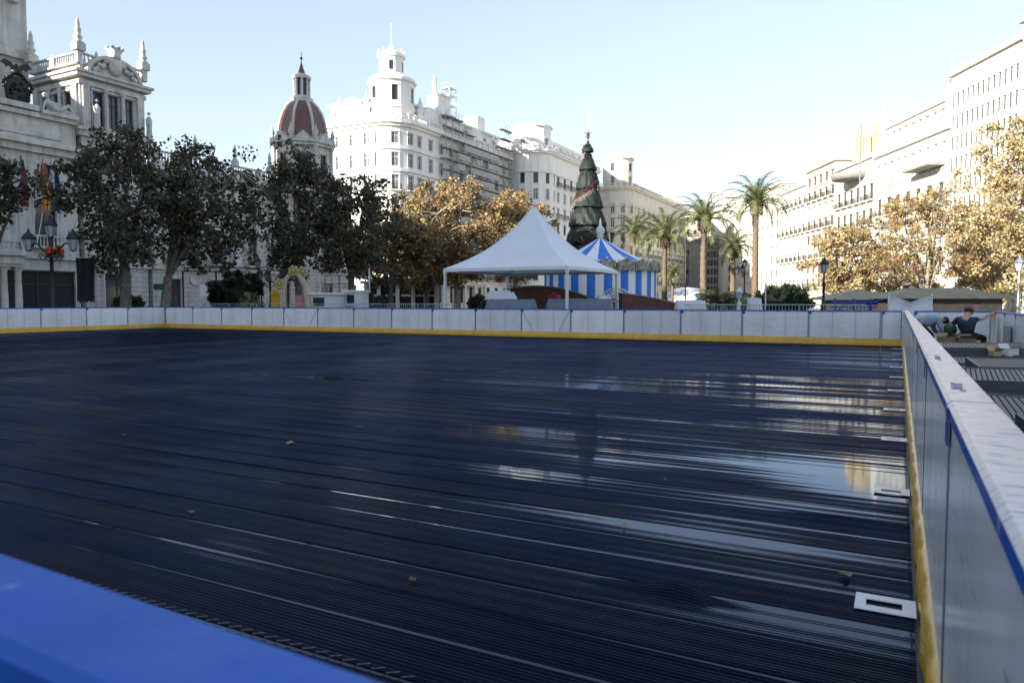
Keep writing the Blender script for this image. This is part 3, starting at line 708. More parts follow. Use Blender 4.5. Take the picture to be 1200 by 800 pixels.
for D in(113.5,):
    p,q=rp(111,-1.4),rp(118.5,-1.4); d=Vector((q[0]-p[0],q[1]-p[1])).normalized(); b.obox(((p[0]+q[0])/2,(p[1]+q[1])/2),d,7.6,2.6,21.9,22.3)
b.build('projecting_cornice',grey_plaster,rc,org=O)
b=MB()
for k in range(6):      # loggia arches and tall flower urn posts
    c=rp(114+k*3,-.25); b.lathe((c[0],c[1],8),[(.3,0),(.3,7),(.5,7.2),(.55,7.8),(.3,8.2),(.6,9.2),(.5,10.2),(.1,10.8)],8)
b.build('urn_column',yellow_plaster,rc,org=O)
rd=simple_block('ochre topped building with a curved projecting cornice next to the spired block',rowpoly(133.3,150),27.5,{0:[(1,4.2,4,.6,'open'),(6.5,9.3,6,1+1.5,'dark','iron'),(11,13.8,6,1+1.5,'pale','iron'),(15.5,18.3,6,1+1.5,'dark','iron'),(20,22.8,6,1+1.5,'dark','iron')]},row_pale,extra_bands=(5,14.5))
O=tuple(rd.location); b=MB(); c=rp(141,2.5)
b.lathe((c[0],c[1],27.9),[(2.6,0),(2.6,4.2),(3.0,4.5),(2.6,5.4),(1.9,6.4),(.8,7.2),(0,7.4)],12,0)
for k in range(12):
    a=2*PI*k/12; b.lathe((c[0]+2.75*math.cos(a),c[1]+2.75*math.sin(a),27.9),[(.28,0),(.28,4.1)],6,0)
b.build('cupola',yellow_plaster,rd,org=O)
b=MB(); c=rp(141,-.6); b.lathe((c[0],c[1],24.5),[(0,0),(3.6,0),(4.0,.8),(4.0,1.1),(0,1.1)],20); b.build('curved_cornice',grey_plaster,rd,org=O)
simple_block('white apartment block with ochre blinds, fourth from the right in the sunny row',rowpoly(150.4,166),30.0,{0:rws(4.5,5,8,3.15,1+1.6,('dark','brown','pale'),'iron',1.9)},row_cream,extra_bands=(26.2,))
re_=simple_block('stepped cream apartment block with bay windows before the narrow street',rowpoly(166.3,183),27.5,{0:rws(4.5,6,7,3.15,1+1.3,('dark','pale'),'iron',1.9)},row_white,extra_bands=(23.4,))
simple_block('farthest white apartment block of the sunny row, partly behind the tall palm',rowpoly(183.3,203),30.5,{0:rws(4.5,5,8,3.1,1+1.4,('dark',),None,1.7),1:None},row_pale)

# ================= unseen blocks added to the left and behind, sized to shade the rink
simple_block('tall grey apartment block south of the town hall',rect(-104,-70,-98,-50),43,{1:rws(5,10,8,3.4,.4,('dark',),'iron')},cream_plaster)
simple_block('long cream apartment block on the south side of the square',rect(-64,-4,-125,-100),46,{2:rws(5,12,8,3.4,.4,('dark',),'iron')},cream_plaster)
simple_block('grey stone bank building at the south west corner of the square',rect(-92,-66,-126,-102),58,{1:rws(5,5,8,3.6,.4,('dark',))},stone)

# ================= GROUND
paving=mat('square_paving',(.20,.19,.18),.75,var=.3,vscale=.6,bump=.2,bscale=8)
b=MB(); b.box(-700,700,-600,1200,-.5,-.05); tag(b.build('ground',paving),kind='structure')
slab=mat('rink_base_concrete',(.03,.03,.035),.5)
b=MB(); b.box(-37.6,.35,.3,28.5,-.046,-.012); tag(b.build('rink_floor',slab),kind='structure')
b=MB(); b.box(.36,3.3,-1,28.5,-.046,.02,0); tag(b.build('walkway',mat('dark_wet_walkway',(.05,.055,.06),.5,var=.4,vscale=2)),kind='structure')

# ---- rubber mat strips
def vnoise(x,y,seed=0):
    xi=np.floor(x).astype(int); yi=np.floor(y).astype(int); xf=x-xi; yf=y-yi
    def h(a,c): 
        v=np.sin(a*127.1+c*311.7+seed*74.7)*43758.5453; return v-np.floor(v)
    u=xf*xf*(3-2*xf); v=yf*yf*(3-2*yf)
    return (h(xi,yi)*(1-u)+h(xi+1,yi)*u)*(1-v)+(h(xi,yi+1)*(1-u)+h(xi+1,yi+1)*u)*v
rubber=bpy.data.materials.new('black_wet_rubber'); rubber.use_nodes=True
nt=rubber.node_tree; N=nt.nodes; L=nt.links; bs=N['Principled BSDF']
tcn=N.new('ShaderNodeTexCoord'); mpn=N.new('ShaderNodeMapping'); mpn.inputs['Scale'].default_value=(.35,1.8,1); L.new(tcn.outputs['Object'],mpn.inputs[0])
nz=N.new('ShaderNodeTexNoise'); nz.inputs['Scale'].default_value=1.2; nz.inputs['Detail'].default_value=5; L.new(mpn.outputs[0],nz.inputs['Vector'])
mr=N.new('ShaderNodeMapRange'); mr.inputs[1].default_value=.35; mr.inputs[2].default_value=.65; mr.inputs[3].default_value=.10; mr.inputs[4].default_value=.34
L.new(nz.outputs['Fac'],mr.inputs[0]); L.new(mr.outputs[0],bs.inputs['Roughness'])
bs.inputs['Specular IOR Level'].default_value=.15; bs.inputs['Specular Tint'].default_value=(.36,.50,1,1)
cr=N.new('ShaderNodeMix'); cr.data_type='RGBA'; cr.inputs[6].default_value=(.0012,.0018,.006,1); cr.inputs[7].default_value=(.006,.006,.010,1)
L.new(nz.outputs['Fac'],cr.inputs[0]); L.new(cr.outputs[2],bs.inputs['Base Color'])
gl_=N.new('ShaderNodeBsdfGlossy'); gmx=N.new('ShaderNodeMix'); gmx.data_type='RGBA'; gmx.inputs[6].default_value=(.14,.185,.36,1); gmx.inputs[7].default_value=(.28,.30,.39,1)  # blue of the sky's reflection tinted into the gloss colour
gn=N.new('ShaderNodeTexNoise'); gn.inputs['Scale'].default_value=.5; gn.inputs['Detail'].default_value=7; gn.inputs['Roughness'].default_value=.65
oi_=N.new('ShaderNodeObjectInfo'); ge=N.new('ShaderNodeNewGeometry'); gm2=N.new('ShaderNodeMapping'); gm2.inputs['Scale'].default_value=(.7,1.6,1); L.new(ge.outputs['Position'],gm2.inputs[0]); L.new(gm2.outputs[0],gn.inputs['Vector'])
gr=N.new('ShaderNodeMapRange'); gr.inputs[1].default_value=.38; gr.inputs[2].default_value=.68; L.new(gn.outputs['Fac'],gr.inputs[0])
ga=N.new('ShaderNodeMath'); ga.operation='MULTIPLY_ADD'; ga.inputs[1].default_value=.35; ga.inputs[2].default_value=-.15; ga.use_clamp=False; L.new(oi_.outputs['Random'],ga.inputs[0])
gs=N.new('ShaderNodeMath'); gs.operation='ADD'; gs.use_clamp=True; L.new(gr.outputs[0],gs.inputs[0]); L.new(ga.outputs[0],gs.inputs[1]); L.new(gs.outputs[0],gmx.inputs[0]); L.new(gmx.outputs[2],gl_.inputs['Color'])
L.new(mr.outputs[0],gl_.inputs['Roughness'])
df_=N.new('ShaderNodeBsdfDiffuse'); L.new(cr.outputs[2],df_.inputs['Color'])
fr_=N.new('ShaderNodeFresnel'); fr_.inputs['IOR'].default_value=1.32; ms_=N.new('ShaderNodeMixShader')
L.new(fr_.outputs[0],ms_.inputs[0]); L.new(df_.outputs[0],ms_.inputs[1]); L.new(gl_.outputs[0],ms_.inputs[2]); L.new(ms_.outputs[0],N['Material Output'].inputs['Surface'])
SW=.355; GAP=.018; NR=13
xs=np.concatenate([np.linspace(-37.3,-12,44)[:-1],np.linspace(-12,.1,56)])
PUDDLE=.0050
def matz(x,y,i):
    n1=vnoise(x*.30+3,y*.9,1)-.5; n2=vnoise(x*.9,y*2.4+9,2)-.5; n3=vnoise(x*.11+8,y*.25+2,4)-.5
    base=.0072+.0045*n1+.0028*n2+.002*n3
    def pool(cx,cy,rx,ry,d): return d*np.exp(-((x-cx)/rx)**2-((y-cy)/ry)**2)
    base=base-pool(-2.9,6.0,1.2,.8,.0080)-pool(-3.9,7.6,1.0,.5,.0065)-pool(-5.0,13.2,2.8,1.7,.0070)-pool(-.2,6.2,1.2,1.2,.0075)-pool(-.4,3.6,1.2,.4,.007)-pool(-1.3,4.9,1.3,.35,.006)
    base=base-.0052*np.exp(-((x+.3)/2.6)**2)*(.5+.5*np.tanh((y-7)/1.5))-pool(-4.6,9.3,1.6,.6,.005)
    base=base-pool(-3.6,3.2,.6,.25,.005)-pool(-11,10.5,4,1.2,.003)
    return base
lab_rows=[]
nstrip=int((28.15-.55)/SW)
for i in range(nstrip):
    y0=.56+i*SW; w=SW-random.choice([.004,.006,.009,.014])
    t=np.linspace(0,1,NR*6+1); yy=y0+t*w
    u_=(t*NR)%1.0*2-1; u_=np.where(np.abs(t*NR-np.round(t*NR))<1e-6,-1,u_); prof=np.sqrt(np.clip(1-u_**2,0,1))*.0045
    off=random.uniform(-.0034,.0030); ph=random.uniform(0,6)
    X,T=np.meshgrid(xs,t); Y=y0+T*w
    tilt=random.uniform(-.004,.004)
    Z_=matz(X,Y,i)+off+tilt*(T-.5)+.0014*np.sin(T*17+i*1.7+X*.05)+np.tile(prof[:,None],(1,len(xs)))
    Z_-=.010*np.clip((np.abs(T-.5)-.44)/.06,0,1)**2
    # edges lift here and there
    lift=np.clip(vnoise(X*.22+i*7.7,X*0+i*3.3,5)-.62,0,1)*.03
    Z_+=lift*np.clip((T-.8)*5,0,1)**2
    Y=Y+.012*np.sin(X*.35+ph)*0+.006*np.sin(X*1.3+ph)
    bx,by=G(778,3.62); 
    if y0<=by<y0+SW: Z_+=.05*np.exp(-((X-bx)/.16)**2)*np.clip((T-.35)*1.6,0,1)**1.5
    bx2,by2=G(1000,5.0)
    if y0<=by2<y0+SW: Z_+=.03*np.exp(-((X-bx2)/.3)**2)*np.clip((T-.4)*1.6,0,1)**1.5
    V=np.stack([X,Y,Z_],-1).reshape(-1,3); nx=len(xs); ny=len(t)
    idx=np.arange(nx*ny).reshape(ny,nx)
    F=np.stack([idx[:-1,:-1],idx[:-1,1:],idx[1:,1:],idx[1:,:-1]],-1).reshape(-1,4)
    me=bpy.data.meshes.new('rubber_mat_strip'); me.vertices.add(len(V)); me.vertices.foreach_set('co',(V-np.array([0,y0,0])).astype(np.float32).ravel())
    me.loops.add(F.size); me.loops.foreach_set('vertex_index',F.ravel().astype(np.int32)); me.polygons.add(len(F))
    me.polygons.foreach_set('loop_start',np.arange(0,F.size,4,dtype=np.int32)); me.polygons.foreach_set('use_smooth',np.ones(len(F),bool))
    me.update(calc_edges=True); me.validate(); me.materials.append(rubber)
    o=link('rubber_mat_strip',me,None,(0,y0,0))
    if i==0: lb='black ribbed rubber strip nearest the camera, just inside the blue rail'
    elif y0<=by<y0+SW: lb='black ribbed rubber strip with a raised buckle in the near right of the rink'
    else: lb='long black wet ribbed rubber strip lying across the rink floor'
    tag(o,lb,'rubber strip','black rubber mat strips covering the rink floor')
    if i in (1,5):
        # lacing stitched along the seam
        lb_=MB(); x=-7.5
        while x<.0:
            z=float(matz(np.array(x),np.array(y0),i))+.014
            if vnoise(np.array(x*.8),np.array(i*2.2),9)>.42: lb_.tube([(x,y0-.014-y0,z),(x+.05,y0+.012-y0,z+.004)],.0035,4)
            x+=.075
        if lb_.v: lb_.build('seam_lacing',mat('lacing_cord',(.10,.11,.13),.3),o,org=(0,0,0))
# water standing between the ribs
water=bpy.data.materials.new('puddle_water'); water.use_nodes=True; nt=water.node_tree; bs=nt.nodes['Principled BSDF']
bs.inputs['Base Color'].default_value=(.008,.010,.014,1); bs.inputs['Roughness'].default_value=.03; bs.inputs['IOR'].default_value=1.33; bs.inputs['Specular Tint'].default_value=(.72,.84,1,1); bs.inputs['Specular IOR Level'].default_value=.42
tn=nt.nodes.new('ShaderNodeTexCoord'); n2=nt.nodes.new('ShaderNodeTexNoise'); n2.inputs['Scale'].default_value=1.6; n2.inputs['Detail'].default_value=2
bp=nt.nodes.new('ShaderNodeBump'); bp.inputs['Strength'].default_value=.12; bp.inputs['Distance'].default_value=.01
gw=nt.nodes.new('ShaderNodeBsdfGlossy'); gw.inputs['Color'].default_value=(.74,.84,1,1); gw.inputs['Roughness'].default_value=.055
dw=nt.nodes.new('ShaderNodeBsdfDiffuse'); dw.inputs['Color'].default_value=(.003,.004,.008,1); fw=nt.nodes.new('ShaderNodeFresnel'); fw.inputs['IOR'].default_value=1.33
mw=nt.nodes.new('ShaderNodeMixShader'); nt.links.new(fw.outputs[0],mw.inputs[0]); nt.links.new(dw.outputs[0],mw.inputs[1]); nt.links.new(gw.outputs[0],mw.inputs[2]); nt.links.new(mw.outputs[0],nt.nodes['Material Output'].inputs['Surface']); nt.links.new(bp.outputs[0],gw.inputs['Normal'])
nt.links.new(tn.outputs['Object'],n2.inputs['Vector']); nt.links.new(n2.outputs['Fac'],bp.inputs['Height']); nt.links.new(bp.outputs[0],bs.inputs['Normal'])
b=MB(); b.quad((-37.3,.5,PUDDLE),(.1,.5,PUDDLE),(.1,28.15,PUDDLE),(-37.3,28.15,PUDDLE)); tag(b.build('water',water),kind='structure')

# ================= RINK BOARDS
HB=1.2; MOD=2.31
def wave(x): return .006*math.sin(x*9)+.004*math.sin(x*23)
def board(L,scuff=False,door=False,xt=0,topm=None,gap=None):
    """local: inner face towards -y at y=0, runs along +x from 0 to L"""
    r=bpy.data.objects.new('rink_board',None); COL.objects.link(r)
    b=MB(); n=3 if L>2 else (2 if L>1 else 1); g=.012; sx=.03
    pw=(L-2*sx)/n
    for k in range(n): b.box(sx+k*pw+g/2,sx+(k+1)*pw-g/2,.0,.014,.235,HB-.045,0)
    b.box(sx,L-sx,.0145,.03,.03,HB-.05,1)
    b.build('panel',[board_white,board_back],r,org=(0,0,0))
    b=MB(); m=max(int(L/.08),4)
    for k in range(m):
        a,c=L*k/m,L*(k+1)/m; wa,wc=wave(a+xt),wave(c+xt)
        b.add([(a,-.034+wa,0),(c,-.034+wc,0),(c,-.030+wc,.23),(a,-.030+wa,.23),(a,.0,.24),(c,.0,.24)],[(0,1,2,3),(3,2,5,4)],0,True)
    b.build('kick_plate',board_yellow,r,org=(0,0,0))
    b=MB(); b.box(0,sx,-.003,.05,.24,HB-.045); b.box(L-sx,L,-.003,.05,.24,HB-.045)
    for x in(.03,L/2,L-.09): b.box(x,x+.06,.031,.10,0,HB-.06)
    for z in(.15,.6): b.box(.1,L-.1,.05,.09,z,z+.05)
    if door:
        for s in(0,1):
            xa=.05+s*(L-.6); 
            p=(xa,xa+.5) if s==0 else (xa+.5,xa)
            b.tube([(p[0],-.006,HB-.08),(p[1],-.006,.26)],.009,4)
    b.build('post',board_post,r,org=(0,0,0))
    b=MB(); e=.006
    x0,x1=e,L-e; y0,y1=-.010,.130; z0,z1=HB-.045,HB; c=.012
    pr=[(y0,z0),(y1,z0),(y1,z1-c),(y1-c,z1),(y0+c,z1),(y0,z1-c)]
    v=[(x0,y,z) for y,z in pr]+[(x1,y,z) for y,z in pr]
    b.add(v,[(i,i+6,(i+1)%6+6,(i+1)%6) for i in range(6)]+[(0,1,2,3,4,5),(11,10,9,8,7,6)])
    for k,fc in enumerate(b.f[:6]):
        if k in(3,) and topm: b.m[k]=1
    if topm:
        b.m[2]=1; b.m[4]=1
    b.box(x0,x1,.112,.128,HB-.16,HB-.0455,0); b.box(-.0,.10,-.014,-.0105,HB-.13,HB-.012,0)
    b.build('top_rail',[board_blue,topm] if topm else board_blue,r,org=(0,0,0))
    return r
p_std=board(MOD); p_door=board(MOD,door=True,xt=3.3)
# pale lilac top with dark scuff flecks for the right hand rail
worn=bpy.data.materials.new('scuffed_faded_rail'); worn.use_nodes=True; nt=worn.node_tree; N=nt.nodes; L=nt.links; bs=N['Principled BSDF']
tcn=N.new('ShaderNodeTexCoord'); mp1=N.new('ShaderNodeMapping'); mp1.inputs['Scale'].default_value=(70,14,1)
L.new(tcn.outputs['Object'],mp1.inputs[0]); n1=N.new('ShaderNodeTexNoise'); n1.inputs['Scale'].default_value=1; n1.inputs['Detail'].default_value=4; L.new(mp1.outputs[0],n1.inputs['Vector'])
m1=N.new('ShaderNodeMapRange'); m1.inputs[1].default_value=.55; m1.inputs[2].default_value=.64; L.new(n1.outputs['Fac'],m1.inputs[0])
n2=N.new('ShaderNodeTexNoise'); n2.inputs['Scale'].default_value=9; n2.inputs['Detail'].default_value=5; L.new(tcn.outputs['Object'],n2.inputs['Vector'])
ma=N.new('ShaderNodeMix'); ma.data_type='RGBA'; ma.inputs[6].default_value=(.52,.50,.56,1); ma.inputs[7].default_value=(.64,.60,.62,1); L.new(n2.outputs['Fac'],ma.inputs[0])
mb=N.new('ShaderNodeMix'); mb.data_type='RGBA'; mb.inputs[7].default_value=(.16,.15,.38,1); L.new(ma.outputs[2],mb.inputs[6]); L.new(m1.outputs[0],mb.inputs[0])
L.new(mb.outputs[2],bs.inputs['Base Color']); bs.inputs['Roughness'].default_value=.3
p_worn=board(MOD,topm=worn,xt=1.1); p_short=board(.62); p_strip=board(2.2)
def place(p,x,y,rz,label,group,first=[set()]):
    if p.name not in first[0]: o=p; first[0].add(p.name)
    else: o=copy_tree(p)
    o.location=(x,y,0); o.rotation_euler=(0,0,rz); return tag(o,label,'rink board',group)
GB='rink boards around the ice rink'
# far wall (inner face looks towards -y)
for k in range(16):
    xa=-.55-(k+1)*MOD
    place(p_door if k in(5,11) else p_std,xa,28.2,0,'white rink board with diagonal door braces in the far wall' if k in(5,11) else 'plain white board of the long far wall with yellow kick strip',GB if k not in(5,11) else 'far wall boards with door braces')
place(p_short,-.53,28.2,0,'narrow white board closing the far wall at the right hand corner','corner boards')
xl=-.55-16*MOD-.02
# left wall: inner face looks towards +x -> rotate +90deg (local -y -> +x), runs along +y
for k in range(12): place(p_std,xl,28.17-(k+1)*MOD,PI/2,'white board of the far left side wall with yellow kick strip','left side wall boards')
# right wall: inner face at x=.13 looks towards -x: rotate -90deg, runs along -y
for k in range(12):
    place(p_worn,.155,28.15-k*MOD,-PI/2,'white glossy board of the right side wall with faded scuffed rail on top' if k!=11 else 'nearest glossy right side wall board with faded rail, at the right edge','right side wall boards' if k!=11 else None)
def RAY(px,py,z):
    v=(400-py)/860; h=math.cos(PITCH)+v*math.sin(PITCH); w_=-math.sin(PITCH)+v*math.cos(PITCH); t=(z-HC)/w_
    return W((px-600)/860*t,h*t)
q0=RAY(0,647,HB); q1=RAY(455,800,HB); NANG=math.atan2(q1[1]-q0[1],q1[0]-q0[0]); NDIR=(math.cos(NANG),math.sin(NANG))
t_=(.13-q1[0])/NDIR[0]; NP0=(q1[0]+NDIR[0]*t_,q1[1]+NDIR[1]*t_); print('NEAR',q0,q1,NANG,NP0)
# near wall (inner face towards +y) -> rotate 180
for k in range(3):
    place(p_std,NP0[0]-NDIR[0]*k*MOD,NP0[1]-NDIR[1]*k*MOD,PI+NANG,'white rink board of the near wall whose bright blue rail fills the lower left corner','near wall boards under the bright blue rail')
# outer boards of the side walkway
for k in range(1): place(p_strip,.45,28.4,0,'white board behind the two crouching workers','walkway boards')
for k in range(4): 
    o=place(p_std,2.75,28.25-k*MOD,-PI/2,'blank white board along the outer side of the walkway','outer walkway boards')
b=MB(); b.box(2.62,2.70,24.0,24.9,0,.85); b.add([(2.60,25.0,0),(2.60,25.9,0),(2.60,25.5,1.05),(2.60,25.2,1.05),(2.56,25.0,0),(2.56,25.9,0),(2.56,25.5,1.05),(2.56,25.2,1.05)],[(0,1,2,3),(4,7,6,5),(0,4,5,1),(1,5,6,2),(2,6,7,3),(3,7,4,0)])
tag(b.build('spare_panel',galv,org=(2.65,24.9,0)),'grey spare panels leaning on the outer walkway board beside the navy shirted worker','panel')
# ink scribbles on the right rail
ink=mat('purple_ink',(.12,.11,.24),.4)
def scribble(y0,amp,n,sc,label):
    pts=[]; 
    for i in range(n):
        t=i/n; pts.append((.20+amp*math.sin(t*19)*.5+amp*.4*math.sin(t*43),y0+sc*t+.02*math.cos(t*31),HB+.0015))
    b=MB(); b.tube(pts,.0013,4); tag(b.build('ink_scribble',ink,org=(.2,y0,HB)),label,'graffiti')
scribble(3.05,.026,60,.30,'dark purple handwriting scrawled on the scuffed right rail, nearer one')
scribble(4.6,.02,40,.35,'faint row of ink marks on the scuffed right rail, farther one')
# slotted white plates along the right wall
for k in range(10):
    y=4.02+k*2.48; o=MB(); z0=.015
    L_=.25 if k%3 else .27; 
    o.box(-L_+.11,.11,-.11,-.04,z0,z0+.004); o.box(-L_+.11,.11,.04,.11,z0,z0+.004); o.box(-L_+.11,-L_+.16,-.04,.04,z0,z0+.004); o.box(.05,.11,-.04,.04,z0,z0+.004)
    ob=o.build('slotted_plate',plate_white,org=(0,0,0)); ob.location=(0,y,0)
    tag(ob,'white slotted plastic plate nearest the camera on the mat by the right boards' if k==0 else 'small white slotted plate lying on the mat against the right boards','plate',None if k==0 else 'white slotted plates along the right boards')
# fallen leaves
def dry_leaf(px,D,label,s=.05):
    x,y=G(px,D); b=MB(); n=9; z=.021; pts=[]
    for i in range(n): a=2*PI*i/n; rr=s*(1 if i%2 else .55); pts.append((x+rr*math.cos(a),y+rr*math.sin(a),z+random.uniform(0,.02)))
    b.add(pts+[(x,y,z)],[(i,(i+1)%n,n) for i in range(n)]); tag(b.build('fallen_leaf',LB[0] if s<.06 else LB[2],org=(x,y,z)),label,'leaf')
dry_leaf(338,7.7,'small brown curled leaf alone in the left middle of the black mat',.06)
dry_leaf(1000,3.95,'pale crumpled leaf on the mat left of the nearest slotted plate',.045)
dry_leaf(782,6.1,'tiny pale leaf on the mat in front of the pools',.02)

gl=random.Random(77)
for k in range(16):
    px=gl.uniform(60,1040); D=gl.choice([4.5,6,7.5,9,12,16,20]); x,y=G(px,D*gl.uniform(.85,1.2))
    if not(-36.5<x<-.1 and 1<y<27.5): continue
    b=MB(); sz=gl.uniform(.014,.03); n=8; a0=gl.uniform(0,6); pts=[]
    for i in range(n):
        a=a0+2*PI*i/n; rr_=sz*(1 if i%2 else .5); pts.append((x+rr_*1.3*math.cos(a),y+rr_*math.sin(a),.022+gl.uniform(0,.014)))
    b.add(pts+[(x,y,.024)],[(i,(i+1)%n,n) for i in range(n)])
    tag(b.build('fallen_leaf',gl.choice([LB[1],LB[0],LB[3]]),org=(x,y,.02)),'tiny dry leaf scrap on the wet black mat','leaf','small leaf scraps scattered over the mat')
# ================= TENT
def tent():
    cx,cy=W(1.35,45.4); r=root('party_tent',(cx,cy,0),'white peaked party tent on four posts behind the far boards','tent')
    s=4.0; ze=3.45; zp=7.45; n=40; vs=[]; b=MB()
    for i in range(n+1):
        for j in range(n+1):
            x=-s+2*s*i/n; y=-s+2*s*j/n; q=max(abs(x),abs(y))/s; mn=min(abs(x),abs(y))/max(max(abs(x),abs(y)),1e-6)
            h=(1-q)
            z=ze+(zp-ze)*(.42*h+.58*h**2.6)+.10*(mn**3)*math.sin(PI*min(q,1))
            z-=.10*(1-mn**2)*q*h*3
            if q>.999: z+=.0
            vs.append((cx+x,cy+y,z))
    b.v=vs
    for i in range(n):
        for j in range(n):
            a=i*(n+1)+j; b.f.append((a,a+n+1,a+n+2,a+1)); b.m.append(0); b.sm.append(True)
    # valance
    per=[(-s,-s),(s,-s),(s,s),(-s,s)]
    for e in range(4):
        p,q=per[e],per[(e+1)%4]; m=40
        for k in range(m):
            t0,t1=k/m,(k+1)/m; sag=lambda t:.04*math.sin(PI*t)
            A=(cx+p[0]+(q[0]-p[0])*t0,cy+p[1]+(q[1]-p[1])*t0); B=(cx+p[0]+(q[0]-p[0])*t1,cy+p[1]+(q[1]-p[1])*t1)
            b.add([(A[0],A[1],ze),(B[0],B[1],ze),(B[0],B[1],ze-.20-sag(t1)*-.5),(A[0],A[1],ze-.20-sag(t0)*-.5)],[(0,1,2,3)],0)
    b.build('canopy',pvc,r)
    for dx,dy in per:
        b=MB(); x=cx+dx*.985; y=cy+dy*.985; b.box(x-.065,x+.065,y-.065,y+.065,0,ze-.02); b.box(x-.16,x+.16,y-.16,y+.16,0,.03)
        b.box(x-.09,x+.09,y-.09,y+.09,ze-.32,ze-.03)
        b.build('post',white_paint,r)
    b=MB()
    for e in range(4):
        p,q=per[e],per[(e+1)%4]; b.tube([(cx+p[0]*.985,cy+p[1]*.985,ze-.1),(cx+q[0]*.985,cy+q[1]*.985,ze-.1)],.05,6)
        b.tube([(cx+p[0]*.985,cy+p[1]*.985,ze-.1),(cx,cy,ze+1.0)],.04,6)
    b.tube([(cx,cy,ze+.9),(cx,cy,zp-.02)],.06,8); b.build('roof_frame',galv,r)
    b=MB(); b.lathe((cx,cy,zp-.06),[(.10,0),(.09,.1),(.03,.2),(0,.24)],10); b.build('finial',white_paint,r)
tent()
# ================= CAROUSEL
def carousel():
    cx,cy=G(703,55); r=root('carousel',(cx,cy,0),'closed carousel with blue and white striped canvas sides and striped cone roof','carousel')
    R=4.15; n=44; b=MB()
    for k in range(n*2):
        a0,a1=2*PI*k/(2*n),2*PI*(k+1)/(2*n); mi=(k//2)%2
        r0=R+.035*(k%2); r1=R+.035*((k+1)%2)
        b.quad((cx+r0*math.cos(a0),cy+r0*math.sin(a0),.1),(cx+r1*math.cos(a1),cy+r1*math.sin(a1),.1),(cx+r1*math.cos(a1),cy+r1*math.sin(a1),3.75),(cx+r0*math.cos(a0),cy+r0*math.sin(a0),3.75),mi)
    b.build('side_curtain',[stripe_blue,stripe_white],r)
    b=MB(); m=20; pr=[(4.1,4.2),(3.1,4.62),(2.1,5.1),(1.1,5.65),(.45,6.02),(.12,6.22)]
    for k in range(m):
        for s_ in range(3):
            a0=2*PI*(k+s_/3)/m; a1=2*PI*(k+(s_+1)/3)/m
            for i in range(5):
                (ra,za),(rb,zb)=pr[i],pr[i+1]
                b.quad((cx+ra*math.cos(a0),cy+ra*math.sin(a0),za),(cx+ra*math.cos(a1),cy+ra*math.sin(a1),za),(cx+rb*math.cos(a1),cy+rb*math.sin(a1),zb),(cx+rb*math.cos(a0),cy+rb*math.sin(a0),zb),k%2)
    b.build('cone_roof',[stripe_blue,stripe_white],r)
    b=MB(); b.lathe((cx,cy,6.17),[(.14,0),(.3,.15),(.2,.3),(.34,.5),(.3,.75),(.14,.95),(.10,1.05),(.02,1.5)],12); b.build('finial',white_paint,r)
    deco=mat('painted_rounding_board',(.42,.38,.30),.5,col2=(.06,.08,.07),vscale=4)
    for k in range(20):
        a=2*PI*(k+.5)/20; c=(cx+(R+.22)*math.cos(a),cy+(R+.22)*math.sin(a)); d=(-math.sin(a),math.cos(a))
        b=MB(); b.obox(c,d,1.28,.08,3.65,4.15,0)
        o=[(.55*math.cos(t),.38*math.sin(t)) for t in [2*PI*i/14 for i in range(14)]]
        nm=(math.cos(a),math.sin(a))
        v=[(c[0]+d[0]*p+nm[0]*.10,c[1]+d[1]*p+nm[1]*.10,4.05+q) for p,q in o]+[(c[0]+d[0]*p-nm[0]*.05,c[1]+d[1]*p-nm[1]*.05,4.05+q) for p,q in o]
        b.add(v,[tuple(range(14)),tuple(reversed(range(14,28)))]+[(i,i+14,(i+1)%14+14,(i+1)%14) for i in range(14)],0)
        for s_ in(-.55,0,.55): b.blob((c[0]+d[0]*s_,c[1]+d[1]*s_,4.5-abs(s_)*.35),.10,1,6,4)
        b.build('rounding_board',[deco,cream_plaster],r)
    b=MB(); b.lathe((cx,cy,0),[(R+.3,0),(R+.3,.1),(0,.1)],30); b.build('platform',wood_brown,r)
carousel()
